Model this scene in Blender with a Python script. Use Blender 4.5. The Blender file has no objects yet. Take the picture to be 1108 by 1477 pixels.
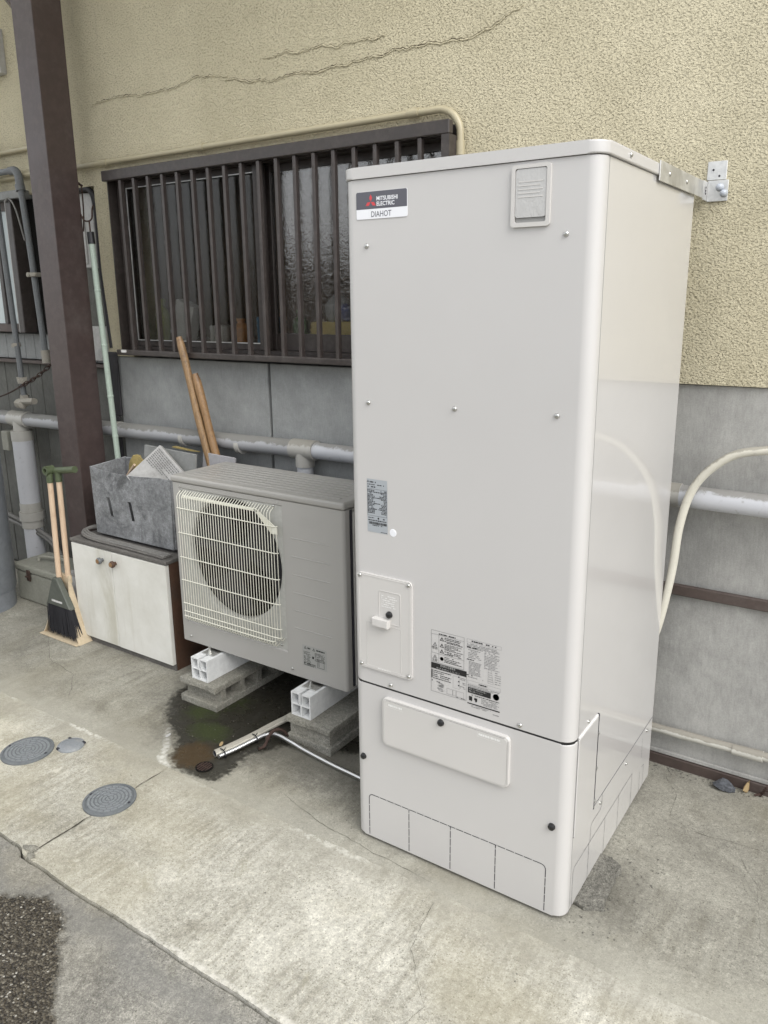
import bpy, bmesh, math, random
from math import pi, sin, cos, radians, sqrt, atan2
from mathutils import Vector, Matrix, noise as mnoise
random.seed(7)
SC = bpy.context.scene
COL = SC.collection

# ------------------------------------------------------------------ camera
cam = bpy.data.cameras.new("camera")
cam_o = bpy.data.objects.new("camera", cam); COL.objects.link(cam_o)
yaw, pitch, roll = -0.59384, 0.244088, -0.0103587
fw = Vector((sin(yaw)*cos(pitch), cos(yaw)*cos(pitch), -sin(pitch)))
r0 = Vector((cos(yaw), -sin(yaw), 0)); u0 = r0.cross(fw)
rt = cos(roll)*r0 + sin(roll)*u0; up = -sin(roll)*r0 + cos(roll)*u0
m = Matrix((rt, up, -fw)).transposed().to_4x4(); m.translation = Vector((1.19989, -1.62297, 1.54446))
cam_o.matrix_world = m
cam.sensor_fit = 'HORIZONTAL'; cam.sensor_width = 36.0; cam.lens = 36.0*1132.158/1108.0
cam.shift_x = -3.309/1108.0; cam.shift_y = -27.146/1108.0
cam.clip_start = 0.02; cam.clip_end = 800
SC.camera = cam_o

# ------------------------------------------------------------------ world, sun, exposure
SUN_EL, SUN_AZ = radians(44), radians(67)       # azimuth from -Y towards +X
wd = bpy.data.worlds.new("World"); SC.world = wd; wd.use_nodes = True
nt = wd.node_tree; nt.nodes.clear()
sky = nt.nodes.new('ShaderNodeTexSky'); sky.sky_type = 'NISHITA'; sky.sun_disc = False
sky.sun_elevation = SUN_EL; sky.sun_rotation = pi - SUN_AZ
sky.air_density = 1.0; sky.dust_density = 2.0; sky.ozone_density = 1.0
hs = nt.nodes.new('ShaderNodeHueSaturation'); hs.inputs['Saturation'].default_value = 0.35
bg = nt.nodes.new('ShaderNodeBackground'); bg.inputs['Strength'].default_value = 0.15
wo = nt.nodes.new('ShaderNodeOutputWorld')
nt.links.new(sky.outputs[0], hs.inputs['Color']); veil = nt.nodes.new('ShaderNodeMix'); veil.data_type = 'RGBA'; veil.inputs[0].default_value = 0.62      # even cloud cover over the clear sky
veil.inputs[7].default_value = (5.2, 5.3, 5.45, 1); nt.links.new(hs.outputs[0], veil.inputs[6]); nt.links.new(veil.outputs[2], bg.inputs['Color']); nt.links.new(bg.outputs[0], wo.inputs['Surface'])
sl = bpy.data.lights.new("sun", 'SUN'); sl.energy = 1.35; sl.angle = radians(38); sl.color = (1.0, 0.98, 0.945)
so = bpy.data.objects.new("sun", sl); COL.objects.link(so)
sd = Vector((sin(SUN_AZ)*cos(SUN_EL), -cos(SUN_AZ)*cos(SUN_EL), sin(SUN_EL)))
so.rotation_euler = sd.to_track_quat('Z', 'Y').to_euler(); so.location = (3, -4, 6)
SC.view_settings.view_transform = 'Standard'; SC.view_settings.look = 'None'
SC.view_settings.gamma = 1.0; SC.view_settings.use_curve_mapping = False
SC.view_settings.exposure = 0.92
SC.cycles.use_denoising = True
SC.cycles.max_bounces = 10; SC.cycles.diffuse_bounces = 5; SC.cycles.glossy_bounces = 5; SC.cycles.transmission_bounces = 8
SC.cycles.sample_clamp_indirect = 6.0

# ------------------------------------------------------------------ node helpers
def lin(c):
    return tuple((x/12.92 if x <= .04045 else ((x+.055)/1.055)**2.4) for x in [v/255.0 for v in c])
def col4(c):
    return (c[0], c[1], c[2], 1.0)

class Mat:
    def __init__(s, name, color=(.5, .5, .5), rough=.5, metal=0.0, spec=None, coat=0.0, coat_rough=.05):
        s.m = bpy.data.materials.new(name); s.m.use_nodes = True
        s.t = s.m.node_tree; s.b = s.t.nodes['Principled BSDF']; s._o = None
        s.set('Base Color', col4(color)); s.set('Roughness', rough); s.set('Metallic', metal)
        if spec is not None: s.set('Specular IOR Level', spec)
        if coat: s.set('Coat Weight', coat); s.set('Coat Roughness', coat_rough)
    def set(s, k, v):
        if isinstance(v, bpy.types.NodeSocket): s.t.links.new(v, s.b.inputs[k])
        else: s.b.inputs[k].default_value = v
    def inp(s, sock, v):
        if isinstance(v, bpy.types.NodeSocket): s.t.links.new(v, sock)
        elif v is not None:
            if hasattr(sock.default_value, '__len__') and not hasattr(v, '__len__'): v = (v, v, v) if len(sock.default_value) == 3 else (v, v, v, 1)
            if hasattr(v, '__len__') and len(sock.default_value) == 4 and len(v) == 3: v = col4(v)
            sock.default_value = v
    def node(s, t, **kw):
        n = s.t.nodes.new(t)
        for k, v in kw.items(): setattr(n, k, v)
        return n
    def co(s):
        if s._o is None: s._o = s.node('ShaderNodeTexCoord').outputs['Object']
        return s._o
    def map(s, scale=(1, 1, 1), rot=(0, 0, 0), loc=(0, 0, 0), vec=None):
        n = s.node('ShaderNodeMapping'); s.inp(n.inputs['Vector'], vec or s.co())
        n.inputs['Scale'].default_value = scale; n.inputs['Rotation'].default_value = rot; n.inputs['Location'].default_value = loc
        return n.outputs[0]
    def noise(s, scale, detail=4, rough=.5, dist=0.0, vec=None, colr=False):
        n = s.node('ShaderNodeTexNoise'); s.inp(n.inputs['Vector'], vec or s.co())
        n.inputs['Scale'].default_value = scale; n.inputs['Detail'].default_value = detail
        n.inputs['Roughness'].default_value = rough; n.inputs['Distortion'].default_value = dist
        return n.outputs['Color' if colr else 'Fac']
    def voro(s, scale, feature='F1', vec=None, out='Distance', rnd=1.0):
        n = s.node('ShaderNodeTexVoronoi', feature=feature); s.inp(n.inputs['Vector'], vec or s.co())
        n.inputs['Scale'].default_value = scale; n.inputs['Randomness'].default_value = rnd
        return n.outputs[out]
    def math(s, op, a, b=0.0, c=None, clamp=False):
        n = s.node('ShaderNodeMath', operation=op, use_clamp=clamp)
        s.inp(n.inputs[0], a); s.inp(n.inputs[1], b)
        if c is not None: s.inp(n.inputs[2], c)
        return n.outputs[0]
    def step(s, v, lo, hi, a=0.0, b=1.0):
        n = s.node('ShaderNodeMapRange', interpolation_type='SMOOTHSTEP')
        s.inp(n.inputs['Value'], v); n.inputs['From Min'].default_value = lo; n.inputs['From Max'].default_value = hi
        n.inputs['To Min'].default_value = a; n.inputs['To Max'].default_value = b
        return n.outputs[0]
    def mix(s, f, a, b, mode='MIX'):
        n = s.node('ShaderNodeMix', data_type='RGBA', blend_type=mode)
        s.inp(n.inputs[0], f); s.inp(n.inputs[6], a); s.inp(n.inputs[7], b)
        return n.outputs[2]
    def ramp(s, f, stops):
        n = s.node('ShaderNodeValToRGB'); s.inp(n.inputs[0], f)
        e = n.color_ramp.elements
        while len(e) < len(stops): e.new(.5)
        for k, (p, c) in enumerate(stops): e[k].position = p; e[k].color = col4(c)
        return n.outputs[0]
    def attr(s, name):
        n = s.node('ShaderNodeAttribute'); n.attribute_name = name
        return n.outputs['Fac']
    def xyz(s, vec=None):
        n = s.node('ShaderNodeSeparateXYZ'); s.inp(n.inputs[0], vec or s.co()); return n.outputs
    def bump(s, h, strength=.3, dist=.01, normal=None):
        n = s.node('ShaderNodeBump'); n.inputs['Strength'].default_value = strength; n.inputs['Distance'].default_value = dist
        s.inp(n.inputs['Height'], h)
        if normal is not None: s.inp(n.inputs['Normal'], normal)
        s.set('Normal', n.outputs[0]); return n.outputs[0]
    def done(s): return s.m

def grime(name, c, rough=.5, metal=0.0, dirt=(.12, .11, .095), amt=.25, scale=7.0, bump=.0, bscale=120.0, var=.08, coat=0.0):
    """painted / plastic surface with uneven tone and a little dirt"""
    M = Mat(name, c, rough, metal, coat=coat)
    a = M.noise(scale, 6, .62); b = M.noise(scale*6, 5, .6)
    v = M.mix(M.step(b, .35, .7), tuple(x*(1-var) for x in c), tuple(min(1, x*(1+var)) for x in c))
    f = M.math('MULTIPLY', M.step(M.math('ADD', M.math('MULTIPLY', a, .75), M.math('MULTIPLY', b, .25)), .48, .72), amt)
    M.set('Base Color', M.mix(f, v, dirt))
    M.set('Roughness', M.step(a, .3, .7, rough-.06, rough+.1))
    if bump: M.bump(M.noise(bscale, 4, .6), bump, .004)
    return M.done()

# ------------------------------------------------------------------ mesh helpers
def origin_of(o):
    v = Vector((0, 0, 0))
    while o is not None: v += o.location; o = o.parent
    return v
def obj(name, bm, mat, parent=None, smooth=None, kind=None):
    """bm in world coordinates -> ONE mesh object (a part if parent is given)"""
    me = bpy.data.meshes.new(name)
    bmesh.ops.recalc_face_normals(bm, faces=bm.faces[:])
    if parent is not None:
        bmesh.ops.translate(bm, verts=bm.verts[:], vec=-origin_of(parent))
    bm.to_mesh(me); bm.free()
    if smooth is not None:
        me.shade_smooth()
        if smooth < 3.0: me.set_sharp_from_angle(angle=smooth)
    o = bpy.data.objects.new(name, me); COL.objects.link(o)
    if smooth is not None and smooth <= radians(41):
        wn = o.modifiers.new('even_normals', 'WEIGHTED_NORMAL'); wn.keep_sharp = True; wn.weight = 90
    if mat is not None: me.materials.append(mat)
    if parent is not None: o.parent = parent
    if kind: o['kind'] = kind
    return o
def thing(name, label, cat, loc=(0, 0, 0), group=None):
    o = bpy.data.objects.new(name, None); COL.objects.link(o); o.location = loc; o.empty_display_size = .05
    return tag(o, label, cat, group)
def tag(o, label, cat, group=None):
    o['label'] = label; o['category'] = cat
    if group: o['group'] = group
    return o
def inst(name, src, parent, loc, rot=(0, 0, 0)):
    o = bpy.data.objects.new(name, src.data); COL.objects.link(o)
    o.parent = parent; o.location = Vector(loc) - origin_of(parent); o.rotation_euler = rot
    return o
def NB(): return bmesh.new()
def box(bm, x0, x1, y0, y1, z0, z1, bev=0.0, seg=2):
    t = bmesh.new() if bev else bm
    vs = [t.verts.new((x, y, z)) for x in (x0, x1) for y in (y0, y1) for z in (z0, z1)]
    for f in ((0, 1, 3, 2), (4, 6, 7, 5), (0, 4, 5, 1), (2, 3, 7, 6), (0, 2, 6, 4), (1, 5, 7, 3)):
        t.faces.new([vs[i] for i in f])
    if bev:
        bmesh.ops.bevel(t, geom=t.edges[:], offset=bev, segments=seg, profile=.5, affect='EDGES')
        merge(bm, t)
    return bm
def merge(bm, t, mat=None):
    if mat is not None: t.transform(mat)
    me = bpy.data.meshes.new('tmp'); t.to_mesh(me); t.free(); bm.from_mesh(me); bpy.data.meshes.remove(me)
def frame_for(d):
    d = d.normalized(); a = Vector((0, 0, 1)) if abs(d.z) < .9 else Vector((1, 0, 0))
    u = d.cross(a).normalized(); return u, d.cross(u).normalized()
def tube(bm, pts, r, seg=12, caps=True, closed=False):
    """sweep of a circle along a polyline; r may be a list"""
    pts = [Vector(p) for p in pts]; n = len(pts); rings = []; u = None
    for i, p in enumerate(pts):
        a = pts[max(i-1, 0)]; b = pts[min(i+1, n-1)]
        d = (b-a).normalized()
        if u is None: u, v = frame_for(d)
        else:
            u = (u - d*u.dot(d)).normalized(); v = d.cross(u).normalized()
        rr = r[i] if hasattr(r, '__len__') else r
        rings.append([bm.verts.new(p + u*(rr*cos(2*pi*k/seg)) + v*(rr*sin(2*pi*k/seg))) for k in range(seg)])
    for i in range(n-1):
        for k in range(seg):
            bm.faces.new((rings[i][k], rings[i][(k+1) % seg], rings[i+1][(k+1) % seg], rings[i+1][k]))
    if caps:
        bm.faces.new(rings[0][::-1]); bm.faces.new(rings[-1])
    return bm
def lathe(bm, prof, c=(0, 0, 0), axis='Z', seg=24):
    """prof: (radius, height) pairs turned about an axis through c"""
    c = Vector(c)
    ax = {'Z': (Vector((1, 0, 0)), Vector((0, 1, 0)), Vector((0, 0, 1))),
          'Y': (Vector((1, 0, 0)), Vector((0, 0, 1)), Vector((0, -1, 0))),     # heights point to -Y
          'X': (Vector((0, 1, 0)), Vector((0, 0, 1)), Vector((1, 0, 0)))}[axis]
    rings = []
    for r, h in prof:
        if r < 1e-6: rings.append([bm.verts.new(c + ax[2]*h)])
        else: rings.append([bm.verts.new(c + ax[2]*h + ax[0]*(r*cos(2*pi*k/seg)) + ax[1]*(r*sin(2*pi*k/seg))) for k in range(seg)])
    for a, b in zip(rings[:-1], rings[1:]):
        for k in range(seg):
            q = [a[k % len(a)], a[(k+1) % len(a)], b[(k+1) % len(b)], b[k % len(b)]]
            q2 = []
            for v in q:
                if v not in q2: q2.append(v)
            if len(q2) > 2: bm.faces.new(q2)
    for rg in (rings[0], rings[-1]):
        if len(rg) > 2: bm.faces.new(rg)
    return bm
def prism(bm, poly, plane, a, b, bev=0.0, seg=2):
    """poly in 2D extruded from a to b. plane 'XZ' (along Y), 'XY' (along Z), 'YZ' (along X)"""
    t = bmesh.new()
    f = {'XZ': lambda p, h: (p[0], h, p[1]), 'XY': lambda p, h: (p[0], p[1], h), 'YZ': lambda p, h: (h, p[0], p[1])}[plane]
    A = [t.verts.new(f(p, a)) for p in poly]; B = [t.verts.new(f(p, b)) for p in poly]; n = len(poly)
    fa = t.faces.new(A); fb = t.faces.new(B[::-1])
    for i in range(n): t.faces.new((A[i], A[(i+1) % n], B[(i+1) % n], B[i]))
    if bev:
        es = list(set(fa.edges[:] + fb.edges[:]))
        bmesh.ops.bevel(t, geom=es, offset=bev, segments=seg, profile=.5, affect='EDGES')
    merge(bm, t); return bm
def rrect(x0, x1, z0, z1, r, n=5):
    p = []
    for cx, cz, a0 in ((x1-r, z1-r, 0), (x0+r, z1-r, 90), (x0+r, z0+r, 180), (x1-r, z0+r, 270)):
        for k in range(n+1):
            a = radians(a0 + 90*k/n); p.append((cx+r*cos(a), cz+r*sin(a)))
    return p
def ring_prism(bm, outer, inner, y0, y1):
    """frame between two equal-count outlines in XZ, from y0 (front) to y1 (back)"""
    n = len(outer)
    R = [[bm.verts.new((p[0], y, p[1])) for p in L] for L, y in ((outer, y0), (inner, y0), (inner, y1), (outer, y1))]
    for k in range(4):
        for i in range(n):
            bm.faces.new((R[k][i], R[k][(i+1) % n], R[(k+1) % 4][(i+1) % n], R[(k+1) % 4][i]))
    return bm
def quad(bm, x0, x1, z0, z1, y):
    bm.faces.new([bm.verts.new(p) for p in ((x0, y, z0), (x1, y, z0), (x1, y, z1), (x0, y, z1))])
def spline(pts, n=8):
    P = [Vector(p) for p in pts]; P = [P[0]*2-P[1]] + P + [P[-1]*2-P[-2]]; out = []
    for i in range(1, len(P)-2):
        for k in range(n):
            t = k/n; a, b, c, d = P[i-1:i+3]
            out.append(.5*((2*b) + (c-a)*t + (2*a-5*b+4*c-d)*t*t + (3*b-a-3*c+d)*t**3))
    out.append(P[-2]); return out
def text(name, body, size, mat, parent, x, z, y, w=None, extrude=0.0, rot=(pi/2, 0, 0), align='LEFT', bold=0.0):
    cu = bpy.data.curves.new(name, 'FONT'); cu.body = body; cu.size = size; cu.extrude = extrude; cu.offset = bold
    cu.resolution_u = 3; cu.align_x = align
    t = bpy.data.objects.new(name, cu); COL.objects.link(t)
    dg = bpy.context.evaluated_depsgraph_get()
    me = bpy.data.meshes.new_from_object(t.evaluated_get(dg))
    bpy.data.objects.remove(t); bpy.data.curves.remove(cu)
    me.name = name
    xs = [v.co.x for v in me.vertices]
    if w and xs:
        k = w/(max(xs)-min(xs)); x0 = min(xs)
        for v in me.vertices: v.co.x = (v.co.x-x0)*k if align == 'LEFT' else v.co.x*k
    o = bpy.data.objects.new(name, me); COL.objects.link(o); me.materials.clear(); me.materials.append(mat)
    o.parent = parent; o.location = Vector((x, y, z)) - origin_of(parent); o.rotation_euler = rot
    return o
def fnoise(x, y, z=0.0, s=1.0): return mnoise.noise(Vector((x*s, y*s, z*s)))
def fbm(x, y, z=0.0, s=1.0, o=4):
    a, v = 1.0, 0.0
    for k in range(o): v += a*mnoise.noise(Vector((x*s, y*s, z*s+k*7.3))); s *= 2.1; a *= .5
    return v
def jitter(bm, amp, s=20.0, seed=0.0):
    for v in bm.verts:
        c = v.co
        v.co = c + Vector((fnoise(c.x+seed, c.y, c.z, s), fnoise(c.y+seed+9, c.z, c.x, s), fnoise(c.z+seed+17, c.x, c.y, s)))*amp
def sdist(px, py, poly):
    """signed distance, positive inside"""
    d = 1e9; ins = False; n = len(poly)
    for i in range(n):
        ax, ay = poly[i]; bx, by = poly[(i+1) % n]
        ex, ey = bx-ax, by-ay; t = max(0, min(1, ((px-ax)*ex+(py-ay)*ey)/(ex*ex+ey*ey+1e-12)))
        d = min(d, (px-ax-ex*t)**2+(py-ay-ey*t)**2)
        if (ay > py) != (by > py) and px < (bx-ax)*(py-ay)/(by-ay)+ax: ins = not ins
    return sqrt(d)*(1 if ins else -1)
def sstep(v, a, b):
    t = max(0, min(1, (v-a)/(b-a))); return t*t*(3-2*t)
DW = 0.857      # wall plane
W, D, H = 0.63, 0.746, 1.845      # tank

# ================================================================== MATERIALS
def concrete(name, c_lo, c_hi, c_stain, grain=.5, streak=None, rough=.85, feat=False, bump=.35, speck=.5):
    M = Mat(name, c_hi, rough, spec=.35)
    big = M.noise(1.7, 7, .66, .4); mid = M.noise(7.5, 7, .66, .25); fine = M.noise(70, 6, .72); gr = M.noise(420, 3, .7)
    f = M.math('ADD', M.math('MULTIPLY', big, .55), M.math('MULTIPLY', mid, .45))
    c = M.ramp(f, [(.36, c_lo), (.52, tuple((a+b)*.5 for a, b in zip(c_lo, c_hi))), (.64, c_hi)])
    st = M.noise(3.1, 8, .72, .8, vec=M.map(loc=(7, 3, 1)))
    c = M.mix(M.step(st, .55, .74, 0, .6), c, c_stain)
    # pale laitance blotches
    lt = M.noise(4.4, 8, .74, 1.2, vec=M.map(loc=(1, 9, 4)))
    c = M.mix(M.step(lt, .56, .70, 0, .45), c, tuple(min(1, x*1.28) for x in c_hi))
    if streak:
        sv = M.map(scale=(streak[1], streak[2], 1), rot=(0, 0, streak[0]))
        sk = M.noise(9, 5, .6, .2, vec=sv)
        zone = M.step(M.noise(2.2, 3, .5, vec=M.map(loc=(4, 4, 0))), .42, .6)
        c = M.mix(M.math('MULTIPLY', M.step(sk, .4, .68), M.math('MULTIPLY', zone, .5)), c, c_stain)
    g0 = M.noise(190, 5, .75)
    g1 = M.step(fine, .25, .75, 1-grain*.5, 1+grain*.36)
    g2 = M.math('MULTIPLY', M.step(gr, .25, .75, 1-grain*.5, 1+grain*.4), M.step(g0, .28, .72, 1-grain*.5, 1+grain*.4))
    c = M.mix(1.0, c, M.math('MULTIPLY', g1, g2), 'MULTIPLY')
    gv = M.node('ShaderNodeTexVoronoi', feature='F1'); M.inp(gv.inputs['Vector'], M.co()); gv.inputs['Scale'].default_value = 210
    gs = M.node('ShaderNodeSeparateColor'); M.inp(gs.inputs[0], gv.outputs['Color']); gm = M.step(gv.outputs['Distance'], .55, .3)
    c = M.mix(M.math('MULTIPLY', M.math('MULTIPLY', M.step(gs.outputs[0], .86, .91), gm), .55), c, (c_lo[0]*.35, c_lo[1]*.34, c_lo[2]*.3))
    c = M.mix(M.math('MULTIPLY', M.math('MULTIPLY', M.step(gs.outputs[1], .92, .96), gm), .3), c, tuple(min(1, x*1.35) for x in c_hi))
    # pale scuffs and brown-green smears
    c = M.mix(M.step(M.noise(13, 8, .78, 1.6, vec=M.map(loc=(8, 2, 5))), .58, .70, 0, .38), c, tuple(min(1, x*1.35) for x in c_hi))
    c = M.mix(M.step(M.noise(5.5, 8, .75, 1.0, vec=M.map(loc=(2, 6, 9))), .57, .72, 0, .42), c, (c_lo[0]*.85, c_lo[1]*.84, c_lo[2]*.70))
    # scattered dark pits
    pit = M.voro(80, vec=M.map(loc=(3, 1, 2))); sel = M.step(M.noise(22, 4, .7), .5, .62)
    pm = M.math('MULTIPLY', M.step(pit, .17, .09), sel)
    c = M.mix(M.math('MULTIPLY', pm, speck), c, (.05, .047, .04))
    rg = M.step(fine, .2, .8, rough-.1, min(1, rough+.08))
    mac = M.noise(.9, 4, .6, .8, vec=M.map(loc=(11, 4, 0)))
    c = M.mix(M.step(mac, .46, .66, 0, .38), c, (c_lo[0]*1.0, c_lo[1]*.94, c_lo[2]*.76))
    if feat:
        py = M.xyz()[1]; c = M.mix(M.math('MULTIPLY', M.step(M.math('ADD', py, M.math('MULTIPLY', M.math('SUBTRACT', M.noise(6, 6, .7), .5), .35)), .11, -.09), .42), c, tuple(min(1, x*1.16) for x in c_hi))
        e = M.math('MULTIPLY', M.math('SUBTRACT', M.noise(19, 6, .65), .5), .55)
        e2 = M.math('MULTIPLY', M.math('SUBTRACT', M.noise(60, 4, .65), .5), .5)
        def mask(n, lo=.38, hi=.62): return M.step(M.math('ADD', M.math('ADD', M.attr(n), e), e2), lo, hi)
        crust = mask('crust'); c = M.mix(M.math('MULTIPLY', crust, .8), c, (.66, .65, .60))
        damp_shade = mask('damp_shade', .2, .8); c = M.mix(M.math('MULTIPLY', damp_shade, .66), c, (.075, .07, .058))  # damp stain and painted shade share this tone
        wet = mask('wet'); c = M.mix(M.math('MULTIPLY', wet, .92), c, (.016, .0145, .010))  # wet floor plus painted shade below the heat pump
        rust = mask('rust', .35, .7); c = M.mix(M.math('MULTIPLY', rust, .7), c, (.062, .036, .012))
        moss = mask('moss', .42, .8)
        mc = M.ramp(M.noise(150, 4, .7), [(.34, (.012, .017, .005)), (.68, (.052, .068, .014))])
        c = M.mix(M.math('MULTIPLY', moss, .85), c, mc)
        wr = M.math('MULTIPLY', wet, M.step(moss, .2, .7, 1, .2))
        n = M.node('ShaderNodeMix', data_type='FLOAT'); M.inp(n.inputs[0], wr); M.inp(n.inputs[2], rg); M.inp(n.inputs[3], M.step(M.noise(24, 4, .6), .35, .7, .22, .62)); rg = n.outputs[0]
    M.set('Base Color', c); M.set('Roughness', rg)
    h = M.math('ADD', M.math('MULTIPLY', fine, .6), M.math('MULTIPLY', gr, .35))
    h = M.math('ADD', h, M.math('MULTIPLY', mid, .8))
    h = M.math('SUBTRACT', h, M.math('MULTIPLY', pm, .4))
    M.bump(h, bump, .006)
    return M

def chalk(M):
    base = M.b.inputs['Base Color'].links[0].from_socket; p = M.xyz()
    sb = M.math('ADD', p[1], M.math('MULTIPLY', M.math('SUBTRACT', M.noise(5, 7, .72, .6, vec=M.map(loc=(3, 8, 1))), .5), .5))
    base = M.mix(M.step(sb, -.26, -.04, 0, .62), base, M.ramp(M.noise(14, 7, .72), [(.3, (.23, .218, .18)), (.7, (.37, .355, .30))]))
    n1 = M.noise(16, 7, .75, .6); n2 = M.noise(2.2, 3, .5, vec=M.map(loc=(5, 5, 5)))
    d = M.math('ABSOLUTE', M.math('ADD', p[1], .088)); e = M.math('ADD', d, M.math('MULTIPLY', M.math('SUBTRACT', n1, .5), .05))
    n3 = M.noise(45, 6, .75)
    a = M.math('MULTIPLY', M.math('MULTIPLY', M.step(e, .02, .004), M.step(n2, .46, .66)), M.step(n3, .42, .58))
    c = M.mix(M.math('MULTIPLY', a, .75), base, (.66, .65, .59))
    d = M.math('ABSOLUTE', M.math('ADD', p[1], .602)); e = M.math('ADD', d, M.math('MULTIPLY', M.math('SUBTRACT', n1, .5), .03))
    a = M.math('MULTIPLY', M.math('MULTIPLY', M.step(e, .014, .003), M.step(p[0], -.45, -.1)), M.step(n3, .4, .56))
    c = M.mix(M.math('MULTIPLY', a, .6), c, (.68, .66, .60))
    M.set('Base Color', c); return M.done()
MM = concrete('trowelled pale concrete', (.33, .315, .262), (.63, .612, .54), (.21, .193, .148), .5, (radians(-32), 5, .55))
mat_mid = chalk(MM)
mat_rear = concrete('smooth grey concrete', (.205, .196, .166), (.375, .363, .31), (.145, .133, .103), .5, (radians(58), 3, .6), feat=True, bump=.25).done()

def aggregate():
    M = concrete('worn concrete apron', (.21, .20, .175), (.42, .405, .355), (.155, .15, .14), .75, None, bump=.6)
    base = M.b.inputs['Base Color'].links[0].from_socket; rg = M.b.inputs['Roughness'].links[0].from_socket
    e = M.math('MULTIPLY', M.math('SUBTRACT', M.noise(30, 7, .78), .5), .75)
    k = M.step(M.math('ADD', M.attr('agg'), e), .38, .62)
    v = M.node('ShaderNodeTexVoronoi', feature='F1'); M.inp(v.inputs['Vector'], M.co()); v.inputs['Scale'].default_value = 185
    cell = M.node('ShaderNodeSeparateColor'); M.inp(cell.inputs[0], v.outputs['Color'])
    pc = M.ramp(cell.outputs[0], [(.0, (.028, .023, .016)), (.5, (.07, .058, .04)), (.8, (.12, .104, .076)), (.97, (.19, .17, .13)), (.99, (.42, .40, .35))])
    pc = M.mix(M.step(v.outputs['Distance'], .5, .8), pc, (.022, .018, .013))
    gy = M.step(M.math('ADD', M.attr('grey'), e), .35, .7)
    base = M.mix(M.math('MULTIPLY', gy, .5), base, (.17, .168, .16))
    M.set('Base Color', M.mix(k, base, pc))
    n = M.node('ShaderNodeMix', data_type='FLOAT'); M.inp(n.inputs[0], k); M.inp(n.inputs[2], rg); M.inp(n.inputs[3], .42); M.set('Roughness', n.outputs[0])
    old = M.b.inputs['Normal'].links[0].from_socket
    h = M.math('MULTIPLY', M.math('SUBTRACT', 1.0, v.outputs['Distance']), k)
    M.bump(h, .6, .006, old)
    return M.done()
mat_apron = aggregate()

def stucco():
    M = Mat('sprayed cream stucco', (.5, .45, .3), .9, spec=.25)
    big = M.noise(1.1, 5, .6); mid = M.noise(5, 6, .65)
    c = M.ramp(M.math('ADD', M.math('MULTIPLY', big, .6), M.math('MULTIPLY', mid, .4)), [(.36, (.555, .503, .355)), (.62, (.68, .622, .455))])
    # worm-shaped pits between the grains: dirt and relief shading put into colour
    p1 = M.noise(128, 2, .55, .25, vec=M.map(rot=(0, radians(28), 0), scale=(1, 1, 1.5))); p2 = M.noise(175, 2, .5, .1, vec=M.map(loc=(3, 1, 2))); p3 = M.noise(300, 3, .65)
    zone = M.step(M.noise(1.3, 3, .5, vec=M.map(loc=(9, 0, 3))), .35, .6, .55, 1.0)
    pit = M.math('MAXIMUM', M.step(p1, .415, .33), M.math('MULTIPLY', M.step(p2, .40, .31), .85))
    pit = M.math('MULTIPLY', pit, zone)
    c = M.mix(M.math('MULTIPLY', pit, .54), c, (.22, .19, .122))
    c = M.mix(M.step(M.noise(3.2, 7, .7, .6, vec=M.map(scale=(1, 1, .5))), .56, .76, 0, .30), c, (.30, .27, .19))
    c = M.mix(M.step(M.noise(9, 6, .7, .3, vec=M.map(scale=(2.2, 1, .35), loc=(5, 0, 0))), .60, .74, 0, .22), c, (.25, .225, .16))
    c = M.mix(1.0, c, M.step(p3, .2, .8, .82, 1.15), 'MULTIPLY')
    M.set('Base Color', c)
    h = M.math('ADD', M.math('MULTIPLY', M.step(p1, .30, .52), .8), M.math('MULTIPLY', p3, .6))
    h = M.math('ADD', h, M.math('MULTIPLY', M.noise(48, 4, .65), 1.3))
    h = M.math('ADD', h, M.math('MULTIPLY', p2, .5))
    M.bump(h, .9, .0055)
    return M.done()
mat_stucco = stucco()

def greywall(name, c, rib=True, k=1.0):
    M = Mat(name, c, .88, spec=.25)
    a = M.noise(2.3, 7, .68, .5); b = M.noise(11, 6, .65)
    cc = M.ramp(M.math('ADD', M.math('MULTIPLY', a, .6), M.math('MULTIPLY', b, .4)), [(.35, tuple(x*.74 for x in c)), (.63, tuple(x*1.16 for x in c))])
    vb = M.noise(70, 4, .62, .3, vec=M.map(scale=(2.0, 1, .42)))
    cc = M.mix(1.0, cc, M.step(vb, .25, .75, 1-.16*k, 1+.13*k), 'MULTIPLY')
    stv = M.noise(3, 7, .72, .8, vec=M.map(scale=(1.6, 1, .45), loc=(2, 0, 5)))
    cc = M.mix(M.step(stv, .57, .72, 0, .5), cc, tuple(x*.62 for x in c))
    cc = M.mix(1.0, cc, M.step(M.noise(260, 3, .6), .2, .8, .9, 1.09), 'MULTIPLY')
    M.set('Base Color', cc)
    if rib: M.bump(M.math('ADD', M.math('MULTIPLY', vb, .8), M.math('MULTIPLY', M.noise(140, 3, .6), .5)), .35*k, .005)
    return M.done()
mat_grey = greywall('grey mortar wall', (.365, .362, .345), True, .5)
mat_greyl = greywall('flat grey wall board', (.31, .318, .315), True, .35)
mat_board = greywall('dark weathered boards', (.14, .14, .128), True, .8)

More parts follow.
